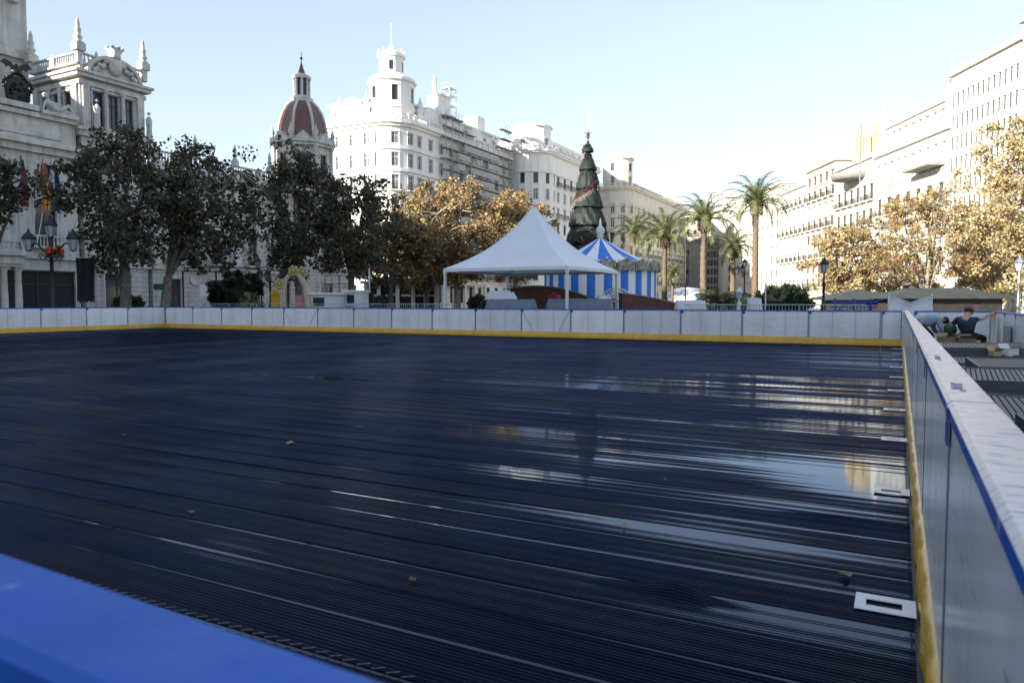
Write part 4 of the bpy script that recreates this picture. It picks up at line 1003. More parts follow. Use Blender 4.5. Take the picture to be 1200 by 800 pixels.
# ================= CHRISTMAS TREE
def xmas():
    cx,cy=G(688,85); r=root('christmas_tree',(cx,cy,0),'giant dark green christmas tree with red and white spiral garland and red top ornament','christmas tree')
    tiers=[(19.6,.25,18.55,.72),(18.3,.42,16.5,1.15),(16.7,.85,14.35,1.55),(14.6,1.2,12.2,2.05),(12.5,1.6,10.1,2.5),(10.4,2.0,8.0,2.95),(8.3,2.45,5.9,3.4),(6.2,2.9,3.2,3.9)]
    tiers=[(a_,b_*.88,c_,d_*.88) for a_,b_,c_,d_ in tiers]
    b=MB()
    for z1,r1,z0,r0 in tiers:
        n=26; v=[];prof=[(r1*.55,z1+.2),(r1,z1-.3),((r0+r1)/2*1.03,(z0+z1)/2),(r0*.97,z0+.25),(r0,z0),(r0*.75,z0+.12),(r1*.5,z0+.4)]
        for pr_,pz in prof:
            for k in range(n):
                a=2*PI*k/n; j=1+random.uniform(-.05,.05); v.append((cx+pr_*j*math.cos(a),cy+pr_*j*math.sin(a),pz+random.uniform(-.08,.06)))
        b.add(v,[(i*n+k,i*n+(k+1)%n,(i+1)*n+(k+1)%n,(i+1)*n+k) for i in range(6) for k in range(n)],0,False)
    b.lathe((cx,cy,0),[(.5,0),(.5,3.6)],12,1)
    b.build('crown',[xmas_green,barkd],r)
    def rad(z):
        for z1,r1,z0,r0 in tiers:
            if z0<=z<=z1: return r1+(r0-r1)*(z1-z)/(z1-z0)
        return .3
    b=MB(); rr=np.random.default_rng(3)
    for k in range(9000):
        z=3.2+16.2*rr.random()**1.3; a=rr.random()*2*PI; R=rad(z)*1.0; s=.08+.09*rr.random()
        p=np.array([cx+R*math.cos(a),cy+R*math.sin(a),z]); u=rr.normal(size=3); u/=np.linalg.norm(u); w=np.cross(u,rr.normal(size=3)); w/=np.linalg.norm(w)
        b.add([p-u*s,p+w*s*.4,p+u*s],[(0,1,2)],0)
    b.build('needle_tufts',[xmas_green],r)
    for nm,mt,dz,seed in(('red_garland',xmas_red,0,1),('white_garland',xmas_white,-.55,2)):
        b=MB(); n=620; rr=random.Random(seed)
        for i in range(n):
            t=i/n; z=19.0-14.5*t+dz; a=YAW-2.6-t*2*PI*2.5; R=rad(z)+.06
            for q in range(3): b.blob((cx+R*math.cos(a+rr.uniform(-.05,.05)),cy+R*math.sin(a),z+rr.uniform(-.32,.32)),rr.uniform(.03,.07),0,5,3)
        b.build(nm,mt,r)
    b=MB(); b.tube([(cx,cy,19.3),(cx,cy,21.0)],.06,6); b.blob((cx,cy,20.2),.17,0,8,6)
    for k in range(5):
        a=PI/2+2*PI*k/5; b.tube([(cx,cy,20.6),(cx+.45*math.cos(a)*cc_,cy+.45*math.cos(a)*sc_,20.6+.45*math.sin(a))],[.10,.02],5)
    b.build('star',xmas_red,r)
    b=MB(); b.tube([(cx,cy,21.0),(cx,cy,24.0)],.035,5); b.tube([(cx+.3,cy,20.8),(cx+.3,cy,23.4)],.02,5); b.build('lightning_rod',galv,r)
xmas()

# ================= TREES
def leaf_mesh(name,centers,radii,per,size,mats,seed,weights=None,flat=1.0):
    g=np.random.default_rng(seed); C_=np.repeat(np.array(centers),per,axis=0); R_=np.repeat(np.array(radii),per)
    n=len(C_); off=g.normal(size=(n,3)); off/=np.linalg.norm(off,axis=1)[:,None]; off*=(g.random(n)**.5*R_)[:,None]; off[:,2]*=.8*flat
    p=C_+off; u=g.normal(size=(n,3)); u/=np.linalg.norm(u,axis=1)[:,None]; w=np.cross(u,g.normal(size=(n,3))); w/=np.linalg.norm(w,axis=1)[:,None]
    s=size*(.6+.8*g.random(n))[:,None]; nrm=np.cross(u,w)
    V=np.stack([p-u*s,p-u*s*.1+w*s*.8+nrm*s*.12,p+u*s*.9,p-u*s*.1-w*s*.8+nrm*s*.12],1).reshape(-1,3)
    me=bpy.data.meshes.new(name); me.vertices.add(4*n); me.vertices.foreach_set('co',V.astype(np.float32).ravel())
    me.loops.add(4*n); me.loops.foreach_set('vertex_index',np.arange(4*n,dtype=np.int32)); me.polygons.add(n); me.polygons.foreach_set('loop_start',np.arange(0,4*n,4,dtype=np.int32))
    for m in mats: me.materials.append(m)
    wts=weights or [1/len(mats)]*len(mats)
    cl=np.repeat(g.choice(len(mats),size=len(centers),p=wts),per); own=g.choice(len(mats),size=n,p=wts)
    me.polygons.foreach_set('material_index',np.where(g.random(n)<.45,cl,own).astype(np.int32)); me.update(calc_edges=True); return me
def plane_tree(px,D,h,cr,label,mats,seed,fork=.28,weights=None,per=75,ncl=130,lsize=.15,trunk_r=.3,bk=bark,group=None,zlow=.25,clr=.75,lean=0,band=False,shape=1.0,cx=0):
    x,y=G(px,D); r=root('plane_tree',(x,y,-.05),label,'tree',group,YAW); g=random.Random(seed)
    b=MB(); fz=h*fork; top=(lean,0,fz)
    b.tube([(0,0,0),(.03,.02,.25),(lean*.5,.05,fz*.5),(lean,0,fz)],[trunk_r*1.5,trunk_r*1.1,trunk_r*.9,trunk_r*.85],10)
    cents=[];rads=[]; zc=h*(1+zlow)/2; hz=h*(1-zlow)/2
    limbs=[]
    for k in range(7):
        a=2*PI*k/7+g.uniform(-.3,.3); rr=cr*g.uniform(.35,.75) if k<6 else .2*cr; zz=h*g.uniform(.62,.9) if k<6 else h*.93
        mid=(lean+cx*.45+rr*.45*math.cos(a),rr*.45*math.sin(a),fz+(zz-fz)*.45+g.uniform(-.4,.4)); end=(lean+cx+rr*math.cos(a),rr*math.sin(a),zz)
        pts=[top,mid,((mid[0]+end[0])/2+g.uniform(-.3,.3),(mid[1]+end[1])/2+g.uniform(-.3,.3),(mid[2]+end[2])/2),end]
        b.tube(pts,[trunk_r*.6,trunk_r*.38,trunk_r*.22,.04],7); limbs.append(pts)
    for k in range(ncl):
        for _ in range(30):
            a=g.uniform(0,2*PI); e=g.uniform(-1,1); q=g.uniform(.25,1)**.45
            lob=1+.22*math.sin(3*a+seed)+.14*math.sin(5*a+e*4+seed*2)
            ze=zc+hz*e*q*1.0; rr=cr*math.sqrt(max(0,1-e*e*shape))*q*lob
            if ze>zlow*h*.8: break
        c=(lean+cx+rr*math.cos(a),rr*math.sin(a),ze); cents.append(c); rads.append(clr*g.uniform(.6,1.35))
        if k%2==0:
            best=min((p for l in limbs for p in l[1:]),key=lambda p:(p[0]-c[0])**2+(p[1]-c[1])**2+(p[2]-c[2])**2)
            b.tube([best,((best[0]+c[0])/2,(best[1]+c[1])/2,(best[2]+c[2])/2+.25),c],[.07,.045,.02],4)
    b.build('trunk',bk,r,org=(0,0,0))
    me=leaf_mesh('crown',cents,rads,per,lsize,mats,seed,weights); link('crown',me,r)
    if band:
        q=MB(); q.lathe((0,0,2.3),[(trunk_r*1.35,0),(trunk_r*1.4,.2),(trunk_r*1.35,.4)],12); q.build('trunk_band',green_ring,r,org=(0,0,0))
    return r
GD='dark leafed plane trees before the town hall'
WG=[.4,.25,.25,.1]
plane_tree(147,44,12.0,3.1,'large dark plane tree hiding the corner tower of the town hall',LG,11,.3,WG,45,185,.125,.34,barkd,GD,.27,.75)
plane_tree(-14,44,10.6,2.7,'dark plane tree cut by the left edge of the frame',LG,12,.3,WG,50,80,.125,.26,barkd,GD,.55,.75)
plane_tree(189,48,12.2,3.2,'dark plane tree with a pale leaning trunk and green trunk band',LG,13,.26,WG,45,150,.125,.32,bark,GD,.27,.72,.5,True,1.0,2.9)
plane_tree(350,52,12.7,2.6,'tall narrow dark plane tree below the maroon dome',LG,14,.28,WG,45,150,.125,.28,barkd,GD,.22,.72)
plane_tree(412,55,11.2,3.5,'dark plane tree between the dome and the white corner block',LG,15,.3,[.35,.25,.2,.2],45,170,.125,.28,barkd,GD,.25,.75)
GC='autumn plane trees behind the party tent'
plane_tree(458,68,9.6,3.6,'small olive brown plane tree left of the golden one',[LB[3],LB[1],LG[1],LB[0]],21,.28,[.4,.2,.2,.2],90,110,.15,.24,barkd,GC,.3,.75)
plane_tree(536,72,13.6,5.6,'broad rust gold plane tree in front of the scaffolded block',LB,22,.26,[.42,.22,.22,.14],110,230,.135,.36,bark,GC,.2,.85)
plane_tree(604,80,13.6,4.2,'golden plane tree just left of the tent peak',LB,23,.28,[.45,.15,.25,.15],95,150,.135,.3,bark,GC,.25,.8)
plane_tree(500,84,9.5,4.2,'low shaded plane tree filling the gap over the cafe front',[LB[3],LB[1],LG[0],LB[0]],24,.25,[.4,.2,.2,.2],80,110,.16,.3,barkd,GC,.25,.85)
GR='golden plane trees on the right side of the square'
plane_tree(1085,88,15.0,7.2,'wide spreading plane tree with bare pale limbs behind the kiosk roof',[LB[1],LB[0],LR[2],LR[3]],31,.15,[.3,.3,.2,.2],55,250,.13,.42,bark,GR,.2,.8)
plane_tree(990,98,11.4,5.4,'lower golden plane tree left of the spreading one',LR,32,.2,[.4,.2,.2,.2],80,150,.17,.3,bark,GR,.15,.9)
plane_tree(1225,64,18.8,7.2,'tall pale gold plane tree cut by the right edge of the frame',LR,33,.2,[.3,.4,.1,.2],95,330,.125,.4,bark,GR,.1,.95)
plane_tree(1165,92,12.5,5.0,'pale gold plane tree behind the right end of the kiosk',LR,34,.2,[.35,.3,.1,.25],80,150,.17,.3,bark,GR,.12,.9)
plane_tree(1040,112,9.0,4.5,'distant low golden plane tree seen under the spreading limbs',LR,35,.2,[.3,.2,.2,.3],60,90,.17,.25,bark,GR,.15,.9)

# ---- palms
def palm_crown(seed,R=3.6,n=42):
    g=random.Random(seed); b=MB()
    for k in range(n):
        a=2*PI*k*.381966*1.0+g.uniform(-.15,.15); el=math.radians(84-92*(k/n)**1.0+g.uniform(-8,8)); L_=R*g.uniform(.85,1.1)
        pts=[];m=12; x=y=z=0; e=el
        d=(math.cos(a),math.sin(a)); p=Vector((d[0]*.2,d[1]*.2,0))
        for i in range(m+1):
            pts.append(p.copy()); st=L_/m; p=p+Vector((d[0]*math.cos(e),d[1]*math.cos(e),math.sin(e)))*st; e-=math.radians(5.0+8.5*i/m)
        b.tube(pts,[.05]*4+[.03]*(m-3),4,2)
        for i in range(1,m*4):
            t=i/(m*4); j=min(int(t*m),m-1); q=pts[j].lerp(pts[j+1],t*m-j); tang=(pts[j+1]-pts[j]).normalized(); side=Vector((-d[1],d[0],0)); up=side.cross(tang)
            ll=.55*math.sin(PI*min(1,.12+t*.93))**.6+.1
            for s in(-1,1):
                v=(side*s*.85+tang*.55+up*(-.18+g.uniform(-.15,.35))).normalized(); tip=q+v*ll+Vector((0,0,-.12*ll)); w=tang*.030
                b.add([q-w,q+w,tip],[(0,1,2)],g.choice([0,0,1,1,2]) if el>-.2 else g.choice([0,2,2]))
    return b.mesh('crown',LP)
PC=[palm_crown(1),palm_crown(2),palm_crown(3,3.2)]
def palm(px,D,h,ci,label,sc=1.0,tr=.24):
    x,y=G(px,D); r=root('palm_tree',(x,y,-.05),label,'palm tree','date palms in the middle of the square'); b=MB(); g=random.Random(int(px))
    m=int(h/.35); pts=[];rs=[]; dx=g.uniform(-.3,.3)
    for i in range(m+1):
        t=i/m; pts.append((dx*math.sin(t*2.5),.1*math.sin(t*3),t*(h))); rs.append(tr*(1.25-.35*t)*(1.08 if i%2 else .92)*(1.35 if t<.04 else 1))
    b.tube(pts,rs,10); tx=pts[-1]
    b.build('trunk',palmbark,r,org=(0,0,0))
    b=MB(); b.lathe((tx[0],tx[1],h-1.3),[(tr*.9,0),(tr*1.7,.35),(tr*2.1,.8),(tr*1.5,1.3),(tr*.5,1.6)],12)
    for k in range(60):
        a=k*2.4; z=h-1.2+.02*k; b.tube([(tx[0]+tr*1.5*math.cos(a),tx[1]+tr*1.5*math.sin(a),z),(tx[0]+tr*2.4*math.cos(a),tx[1]+tr*2.4*math.sin(a),z+.35)],[.08,.03],4)
    b.build('boot_collar',palmbark,r,org=(0,0,0))
    o=link('crown',PC[ci],r,(tx[0],tx[1],h)); o.scale=(sc,sc,sc); o.rotation_euler=(0,0,g.uniform(0,6))
palm(885,68,10.6,0,'tallest date palm, at the right of the palm row',1.0,.26)
palm(825,70,9.3,1,'thick date palm with pruned collar, left of the tallest palm',1.05,.28)
palm(858,80,7.4,2,'shortest of the big palms, its crown between two taller trunks',.95,.27)
palm(780,75,8.2,0,'date palm with a drooping crown right of the carousel roof',1.05,.22)
palm(744,85,9.4,1,'leftmost date palm, rising behind the carousel roof',1.0,.24)
palm(786,82,4.6,2,'small thin young palm in shade behind the carousel',.62,.13)
def hedge(px,D,rx,ry,h,label,name='hedge',cat='hedge',mats=LH,seed=1,per=40,ls=.09,z0=0,boxy=2.2,w=None):
    x,y=G(px,D); r=root(name,(x,y,-.05),label,cat); g=random.Random(seed); c=[];rd=[]
    n=int(60+rx*ry*14)
    for k in range(n):
        for _ in range(50):
            a,bb,cz=g.uniform(-1,1),g.uniform(-1,1),g.uniform(0,1)
            q=(abs(a)**boxy+abs(bb)**boxy+abs(cz*2-1)**boxy)
            if .55<q<1: break
        c.append((a*rx,bb*ry,z0+cz*(h-z0))); rd.append(.32)
    link('foliage',leaf_mesh('foliage',c,rd,per*2,ls,mats,seed,w),r)
    b=MB(); b.blob((0,0,z0+(h-z0)*.48),(rx*.86,ry*.86,(h-z0)*.45),0,14,10,.05); b.build('inner_twigs',LH[1],r,org=(0,0,0))
    q=MB(); q.tube([(0,0,0),(0,0,z0+h*.3)],.12,8); q.build('trunk',barkd,r,org=(0,0,0))
hedge(277,56,1.75,1.75,3.75,'dense round clipped dark bush in front of the town hall wing','topiary_bush','bush',[LH[1],LH[0]],5,60,.08,.5,3.0)
hedge(151,50,.9,.9,1.95,'small light green bush between two town hall windows','bush','bush',[LH[2],LH[0]],6)
hedge(292,50,.55,.55,2.0,'small yellow green bush at the foot of the clipped round one','bush','bush',[LH[2],LP[1]],7)
hedge(434,60,1.2,.8,2.1,'low green hedge beside the white booths','hedge','hedge',LH,8)
hedge(918,66,2.6,1.6,3.0,'wide dark green shrub right of the tallest palm','bush','bush',[LH[0],LH[1],LH[0]],9)
hedge(868,72,3.0,1.4,2.4,'dark green shrubbery at the foot of the palms','bush','bush',[LH[0],LH[1]],10)
hedge(562,70,1.0,1.0,2.2,'dark green bush behind the left tent post','bush','bush',LH,14)
# bushy cycad-like palm
x,y=G(842,66); r=root('fan_palm',(x,y,0),'bushy yellow green dwarf palm clump at the foot of the thick palm','palm bush')
o=link('foliage',palm_crown(9,2.6,60),r,(0,0,1.0)); b=MB(); b.tube([(0,0,0),(0,0,1.1)],[.4,.3],8); b.build('trunk',palmbark,r,org=(0,0,0))

# ================= STREET LAMPS
def lantern(b,x,y,z,s=1.0):
    b.lathe((x,y,z),[(.10*s,0),(.16*s,.05*s)],6,0,smooth=False); b.lathe((x,y,z+.05*s),[(.15*s,0),(.27*s,.55*s)],6,1,smooth=False)
    b.lathe((x,y,z+.6*s),[(.30*s,0),(.33*s,.05*s),(.20*s,.28*s),(.08*s,.38*s),(.05*s,.5*s),(0,.58*s)],6,0,smooth=False)
    for k in range(6):
        a=k*PI/3; b.tube([(x+.15*s*math.cos(a),y+.15*s*math.sin(a),z+.05*s),(x+.27*s*math.cos(a),y+.27*s*math.sin(a),z+.6*s)],.015*s,4)
def lamp(px,D,h,arms,label,s=1.0,group=None,m=iron):
    x,y=G(px,D); r=root('street_lamp',(x,y,0),label,'street lamp',group)
    b=MB(); b.lathe((0,0,0),[(.32*s,0),(.32*s,.3),(.2*s,.5),(.16*s,1.1),(.2*s,1.2),(.1*s,1.4),(.085*s,h-.9),(.16*s,h-.8),(.07*s,h-.6),(.06*s,h)],12)
    b.build('pole',m,r,org=(0,0,0))
    q=MB(); lantern(q,0,0,h,s); q.build('lantern',[m,lampglass],r,org=(0,0,0))
    for k in range(arms):
        a=YAW+PI*k if arms==2 else 2*PI*k/arms+YAW; d=(math.cos(a),math.sin(a)); L_=1.15*s
        q=MB(); pts=[(d[0]*L_*t,d[1]*L_*t,h-.75+.28*math.sin(t*PI*1.0)-.25*math.sin(t*2*PI)) for t in [i/12 for i in range(13)]]
        q.tube(pts,.045*s,6)
        sp=[(d[0]*(.45+.22*math.cos(t)*(1-t/14))*s,d[1]*(.45+.22*math.cos(t)*(1-t/14))*s,h-1.05+.22*math.sin(t)*(1-t/14)) for t in [i*.5 for i in range(20)]]
        q.tube(sp,.022*s,4); q.tube([(d[0]*.1,d[1]*.1,h-1.3),(d[0]*.6*s,d[1]*.6*s,h-.8)],.025*s,4)
        q.build('arm',m,r,org=(0,0,0))
        q=MB(); lantern(q,d[0]*L_,d[1]*L_,h-.72,s); q.build('lantern',[m,lampglass],r,org=(0,0,0))
    return r,x,y
rl,lx,ly=lamp(62,40,4.95,2,'black ornate street lamp with two arms and a flower basket before the town hall portico',1.05)
q=MB()
for k in range(26): q.blob((random.uniform(-.35,.35)+.3,random.uniform(-.3,.3),4.2+random.uniform(-.2,.25)),.11,k%2,6,4,.3)
q.box(.0,.6,-.3,.3,3.85,4.02,2); q.build('flower_basket',[mat('red_flowers',(.45,.05,.02),.6),LH[0],iron],rl,org=(0,0,0))
lamp(303,58,4.1,0,'single headed black street lamp right of the round bush',.9)
lamp(317,60,3.9,3,'black multi armed street lamp left of the yellow arch',.9)
lamp(965,52,3.5,0,'single dark street lamp in front of the golden trees on the right',1.0)
lamp(1193,52,3.6,0,'street lamp with a red trimmed post at the right edge behind the kiosk',1.0,m=galv)
lamp(866,60,1.7,0,'small white lantern shaped sign post at the foot of the palms',.9,m=white_paint)
lamp(872,84,5.4,3,'distant three headed lamp between the palm trunks',.9)
def pole(px,D,h,label,m=galv,r_=.06):
    x,y=G(px,D); b=MB(); b.lathe((x,y,0),[(r_*2,0),(r_*2,.25),(r_*1.1,.4),(r_,h-.1),(0,h)],8); tag(b.build('pole',m,org=(x,y,0)),label,'pole')
pole(897,62,9.0,'thin tall pale pole right of the tallest palm')
pole(803,66,7.3,'thin dark mast between the palms behind the carousel',iron)
pole(433,62,5.2,'white thin flag pole near the low hedge',white_paint)
pole(1004,120,30,'tall thin lamp mast in front of the ochre topped building',galv,.12)

# ================= FENCES
def fence_mod():
    r=bpy.data.objects.new('crowd_barrier',None); COL.objects.link(r); b=MB(); L_=2.25
    b.tube([(0,0,.1),(0,0,1.38),(L_,0,1.38),(L_,0,.1)],.022,5); b.tube([(0,0,.3),(L_,0,.3)],.018,5); b.build('frame',galv,r,org=(0,0,0))
    b=MB()
    for i in range(1,18): b.tube([(L_*i/18,0,.3),(L_*i/18,0,1.38)],.01,4)
    b.build('bars',galv,r,org=(0,0,0)); b=MB(); b.box(.15,.2,-.3,.3,0,.05); b.box(L_-.2,L_-.15,-.3,.3,0,.05); b.build('foot',galv,r,org=(0,0,0)); return r
fm=fence_mod(); used=False
for k in range(16):
    x=-38+k*2.3
    if -20<x<-9.5: continue
    o=fm if not used else copy_tree(fm); used=True
    o.location=(x,31.2+.03*(k%3),0); tag(o,'galvanised barred crowd barrier standing just behind the far boards','barrier','crowd barriers behind the far boards')
for k in range(1):
    o=copy_tree(fm); o.location=(-3.4,31.5,0); tag(o,'galvanised barred crowd barrier near the white sagging tarp','barrier','crowd barriers behind the right corner')

# ================= STUFF BEHIND THE FAR BOARDS
def frame2(px,D): return G(px,D)
# grey covered counter under the tent
def lump(name,px0,px1,D,z0,z1,m,label,cat,seed=1,th=.9,rough=.12,prof=None):
    a,c=G(px0,D),G(px1,D); g=random.Random(seed); n=26; b=MB(); d=Vector((c[0]-a[0],c[1]-a[1])); d.normalize(); nn=Vector((-d.y,d.x))
    L_=math.hypot(c[0]-a[0],c[1]-a[1]); vs=[]
    for i in range(n+1):
        t=i/n; ht=z1 if not prof else z0+(z1-z0)*prof(t); e=min(1,min(t,1-t)*14)
        ht=z0+(ht-z0)*(.35+.65*e)
        for q,hz in((-.5,0),(-.5,.75),(-.3,1),(.3,1),(.5,.75),(.5,0)):
            vs.append((a[0]+d.x*L_*t+nn.x*q*th,a[1]+d.y*L_*t+nn.y*q*th,z0+(ht-z0)*hz+(g.uniform(-rough,rough) if hz>0 else 0)))
    b.v=vs
    for i in range(n):
        for k in range(5): b.f.append((i*6+k,i*6+k+6,i*6+k+7,i*6+k+1)); b.m.append(0); b.sm.append(True)
    b.f.append((0,1,2,3,4,5)); b.m.append(0); b.sm.append(False); b.f.append(tuple(n*6+k for k in (5,4,3,2,1,0))); b.m.append(0); b.sm.append(False)
    mx,my=(a[0]+c[0])/2,(a[1]+c[1])/2
    return tag(b.build(name,m,org=(mx,my,0)),label,cat)
lump('covered_counter',566,632,40,0,1.62,tarp_grey,'long low counter under grey blue tarpaulin in the left half of the tent','counter',1,1.0,.03)
lump('covered_counter',636,722,41,0,1.66,tarp_grey,'long low counter under grey blue tarpaulin in the right half of the tent','counter',2,1.0,.03)
lump('folded_tarp',568,606,40.6,1.6,2.12,tarp_white,'heap of crumpled pale tarpaulins on the left covered counter','tarpaulin',3,.8,.12,lambda t:.35+.65*math.sin(PI*t)**.6)
lump('folded_tarp',700,716,41.5,1.6,1.85,tarp_white,'small pale folded sheet on the right covered counter','tarpaulin',4,.6,.06)
def ramp(px0,px1,D,zf,label,th=1.4,plank=.16):
    a,c=G(px0,D),G(px1,D); d=Vector((c[0]-a[0],c[1]-a[1])); L_=d.length; d.normalize(); nn=Vector((-d.y,d.x)); n=24
    r=root('curved_ramp',((a[0]+c[0])/2,(a[1]+c[1])/2,0),label,'ramp'); b=MB(); tpm=MB()
    for i in range(n):
        t0,t1=i/n,(i+1)/n
        P=lambda t,q,z:(a[0]+d.x*L_*t+nn.x*q*th,a[1]+d.y*L_*t+nn.y*q*th,z)
        for q in(-.5,.5):
            b.quad(P(t0,q,.0),P(t1,q,.0),P(t1,q,zf(t1)),P(t0,q,zf(t0)))
        z0,z1=zf(t0),zf(t1)
        for qa,qb in((-.56,.56),):
            tpm.add([P(t0,qa,z0),P(t1,qa,z1),P(t1,qb,z1),P(t0,qb,z0),P(t0,qa,z0+plank*.5),P(t1,qa,z1+plank*.5),P(t1,qb,z1+plank*.5),P(t0,qb,z0+plank*.5)],[(0,3,2,1),(4,5,6,7),(0,1,5,4),(2,3,7,6)])
    b.quad((a[0]-nn.x*th/2,a[1]-nn.y*th/2,0),(a[0]+nn.x*th/2,a[1]+nn.y*th/2,0),(a[0]+nn.x*th/2,a[1]+nn.y*th/2,zf(0)),(a[0]-nn.x*th/2,a[1]-nn.y*th/2,zf(0)))
    b.build('side_wall',wood_brown,r); tpm.build('deck_edge',mat('faded_ramp_deck',(.22,.17,.14),.7,var=.3,vscale=3),r)
ramp(574,720,50,lambda t:1.65+.85*math.sin(PI*min(1,t*1.15+.08))**.8 if t<.85 else 1.65,'long arched brown ramp behind the counters under the tent')
ramp(727,794,46,lambda t:1.95-.65*t**1.4,'brown ramp sloping down to the right in front of the carousel')
x,y=G(649,44); b=MB(); b.box(x-.3,x+.3,y-.25,y+.25,.0,1.75); b.box(x-.33,x+.33,y-.28,y+.28,1.75,1.9); b.lathe((x,y,1.9),[(.1,0),(.1,.12),(0,.13)],8); tag(b.build('red_cabinet',mat('red_painted_metal',(.32,.015,.015),.5,var=.2,vscale=3),org=(x,y,0)),'small bright red cabinet beside the near tent post','cabinet')
# lattice arch sign in front of carousel
x,y=G(722,47.5); r=root('lattice_arch',(x,y,0),'cream half round lattice arch standing before the striped carousel side','arch sign',None,YAW)
b=MB(); 
for rr_ in(.95,.68,.42): b.tube([(rr_*math.cos(PI*i/16),0,1.6+rr_*.8*math.sin(PI*i/16)) for i in range(17)],.05,5)
for i in range(1,12): a=PI*i/12; b.tube([(.3*math.cos(a),0,1.6+.3*.8*math.sin(a)),(.95*math.cos(a),0,1.6+.76*math.sin(a))],.03,4)
b.box(-1,1,-.05,.05,1.45,1.6); b.box(-.95,-.85,-.05,.05,0,1.45); b.box(.85,.95,-.05,.05,0,1.45); b.build('lattice',pale_plaster,r,org=(0,0,0))
def truss(px0,px1,D,z,label,legs=(0,.5,1),m=iron):
    a,c=G(px0,D),G(px1,D); L_=math.hypot(c[0]-a[0],c[1]-a[1]); r=root('truss_frame',(a[0],a[1],0),label,'truss',None,YAW)
    b=MB(); h=.32
    for zz in(z,z+h):
        for yy in(0,h): b.tube([(0,yy,zz),(L_,yy,zz)],.03,5)
    n=int(L_/.4)
    for i in range(n):
        x0,x1=L_*i/n,L_*(i+1)/n; b.tube([(x0,0,z if i%2 else z+h),(x1,0,z+h if i%2 else z)],.018,4); b.tube([(x0,h,z+h if i%2 else z),(x1,h,z if i%2 else z+h)],.018,4)
    b.build('beam',m,r,org=(0,0,0))
    for t in legs:
        b=MB(); b.tube([(L_*t,h/2,0),(L_*t,h/2,z)],.07,6); b.box(L_*t-.25,L_*t+.25,-.1,.4,0,.05); b.build('leg',m,r,org=(0,0,0))
    return r
truss(214,292,60,3.95,'dark lighting truss on legs above the round clipped bush')
truss(306,352,62,4.1,'dark truss between the street lamps and the bent arch',(0,1))
truss(381,428,60,3.6,'thin pale scaffold frame above the white booths',(0,.35,1),galv)
truss(378,430,61.5,2.7,'lower pale cross frame behind the white booths',(0,1),galv)
x,y=G(470,86); r=root('cafe_front',(x,y,0),'cafe pavilion with pale pillars, dark doorway and white script under the trees','cafe',None,YAW)
b=MB(); b.box(-4.2,4.2,.4,4,0,3.6); b.build('room',dark_open,r,org=(0,0,0))
b=MB(); b.box(-4.6,4.6,-.9,4.2,3.6,3.85); b.box(-3.6,2.6,-.95,-.91,3.7,4.15); b.build('canopy',mat('grey_green_canopy',(.22,.26,.24),.6,var=.3,vscale=1),r,org=(0,0,0))
for xx in(-4.1,-2.6,-.4,1.4,2.9,4.1): b=MB(); b.box(xx-.22,xx+.22,-.1,.35,0,3.6); b.build('pillar',pale_plaster,r,org=(0,0,0))
b=MB(); b.tube([(-1.9+.09*i,.3,2.15+.16*math.sin(i*1.7)+.012*i) for i in range(15)],.06,5); b.build('sign_script',white_paint,r,org=(0,0,0))
b=MB(); b.box(-2.3,-.7,.36,.39,0,1.3); b.build('counter',mat('warm_wood_counter',(.22,.09,.04),.6),r,org=(0,0,0))
for q_,(xx,zz) in enumerate([(.5,2.2),(2.2,2.2),(3.5,2.2),(-3.4,2.2)]):
    b=MB(); b.box(xx-.55,xx+.55,.3,.38,zz-.12,zz+.12); b.build('transom',pale_plaster,r,org=(0,0,0))
# white booths and trucks on the left
def booth(px0,px1,D,h,label):
    a,c=G(px0,D),G(px1,D); d=Vector((c[0]-a[0],c[1]-a[1])); L_=d.length; r=root('white_booth',((a[0]+c[0])/2,(a[1]+c[1])/2,0),label,'booth',None,YAW)
    b=MB(); b.box(-L_/2,L_/2,0,2.0,.15,h-.12); b.build('body',mat('booth_panel',(.50,.56,.62),.45,var=.12,vscale=1,streak=.15),r,org=(0,0,0))
    b=MB(); b.box(-L_/2-.12,L_/2+.12,-.15,2.1,h-.12,h); b.build('roof',white_paint,r,org=(0,0,0))
    b=MB(); w=L_*.4; b.box(-L_/2+.15,-L_/2+.15+w,-.02,.02,h-.85,h-.3,0); b.box(-L_/2+.1,-L_/2+.2+w,-.35,.0,h-1.0,h-.9,1); b.build('hatch',[dark_open,white_paint],r,org=(0,0,0))
    for s in(-1,1): 
        b=MB(); b.tube([(s*L_*.3,-.05,.2),(s*L_*.3,.15,.2)],.2,12); b.build('wheel',iron,r,org=(0,0,0))
booth(364,397,46,2.05,'long white market booth right of the yellow arch')
booth(404,425,48,2.25,'taller white booth with dark hatch, second from the arch')
# yellow arch
x,y=G(347,46); r=root('decorated_arch',(x,y,0),'tall bent arch with yellow flower ornaments and striped inner post','arch',None,YAW)
b=MB(); pts=[(-.75,0,0),(-.75,0,2.2),(-.62,0,2.9),(-.2,0,3.3),(.25,0,3.1),(.62,0,2.4),(.75,0,1.4),(.8,0,0)]
pp=[]
for i in range(len(pts)-1):
    for t in(0,.33,.66): pp.append(tuple(pts[i][k]*(1-t)+pts[i+1][k]*t for k in range(3)))
pp.append(pts[-1]); b.tube(pp,[.10+.16*i/len(pp) for i in range(len(pp))],8); b.build('arch',mat('arch_beige',(.42,.37,.28),.7,var=.2,vscale=3),r,org=(0,0,0))
for c in((-1.0,-.1,2.6),(-.1,-.15,3.4),(.45,-.1,3.35),(1.15,-.1,.9)):
    b=MB(); b.blob(c,.14,0,8,6)
    for k in range(7): a=2*PI*k/7; b.blob((c[0]+.24*math.cos(a),c[1],c[2]+.24*math.sin(a)),(.13,.06,.13),0,6,5)
    b.build('flower_ornament',yellow_plastic,r,org=(0,0,0))
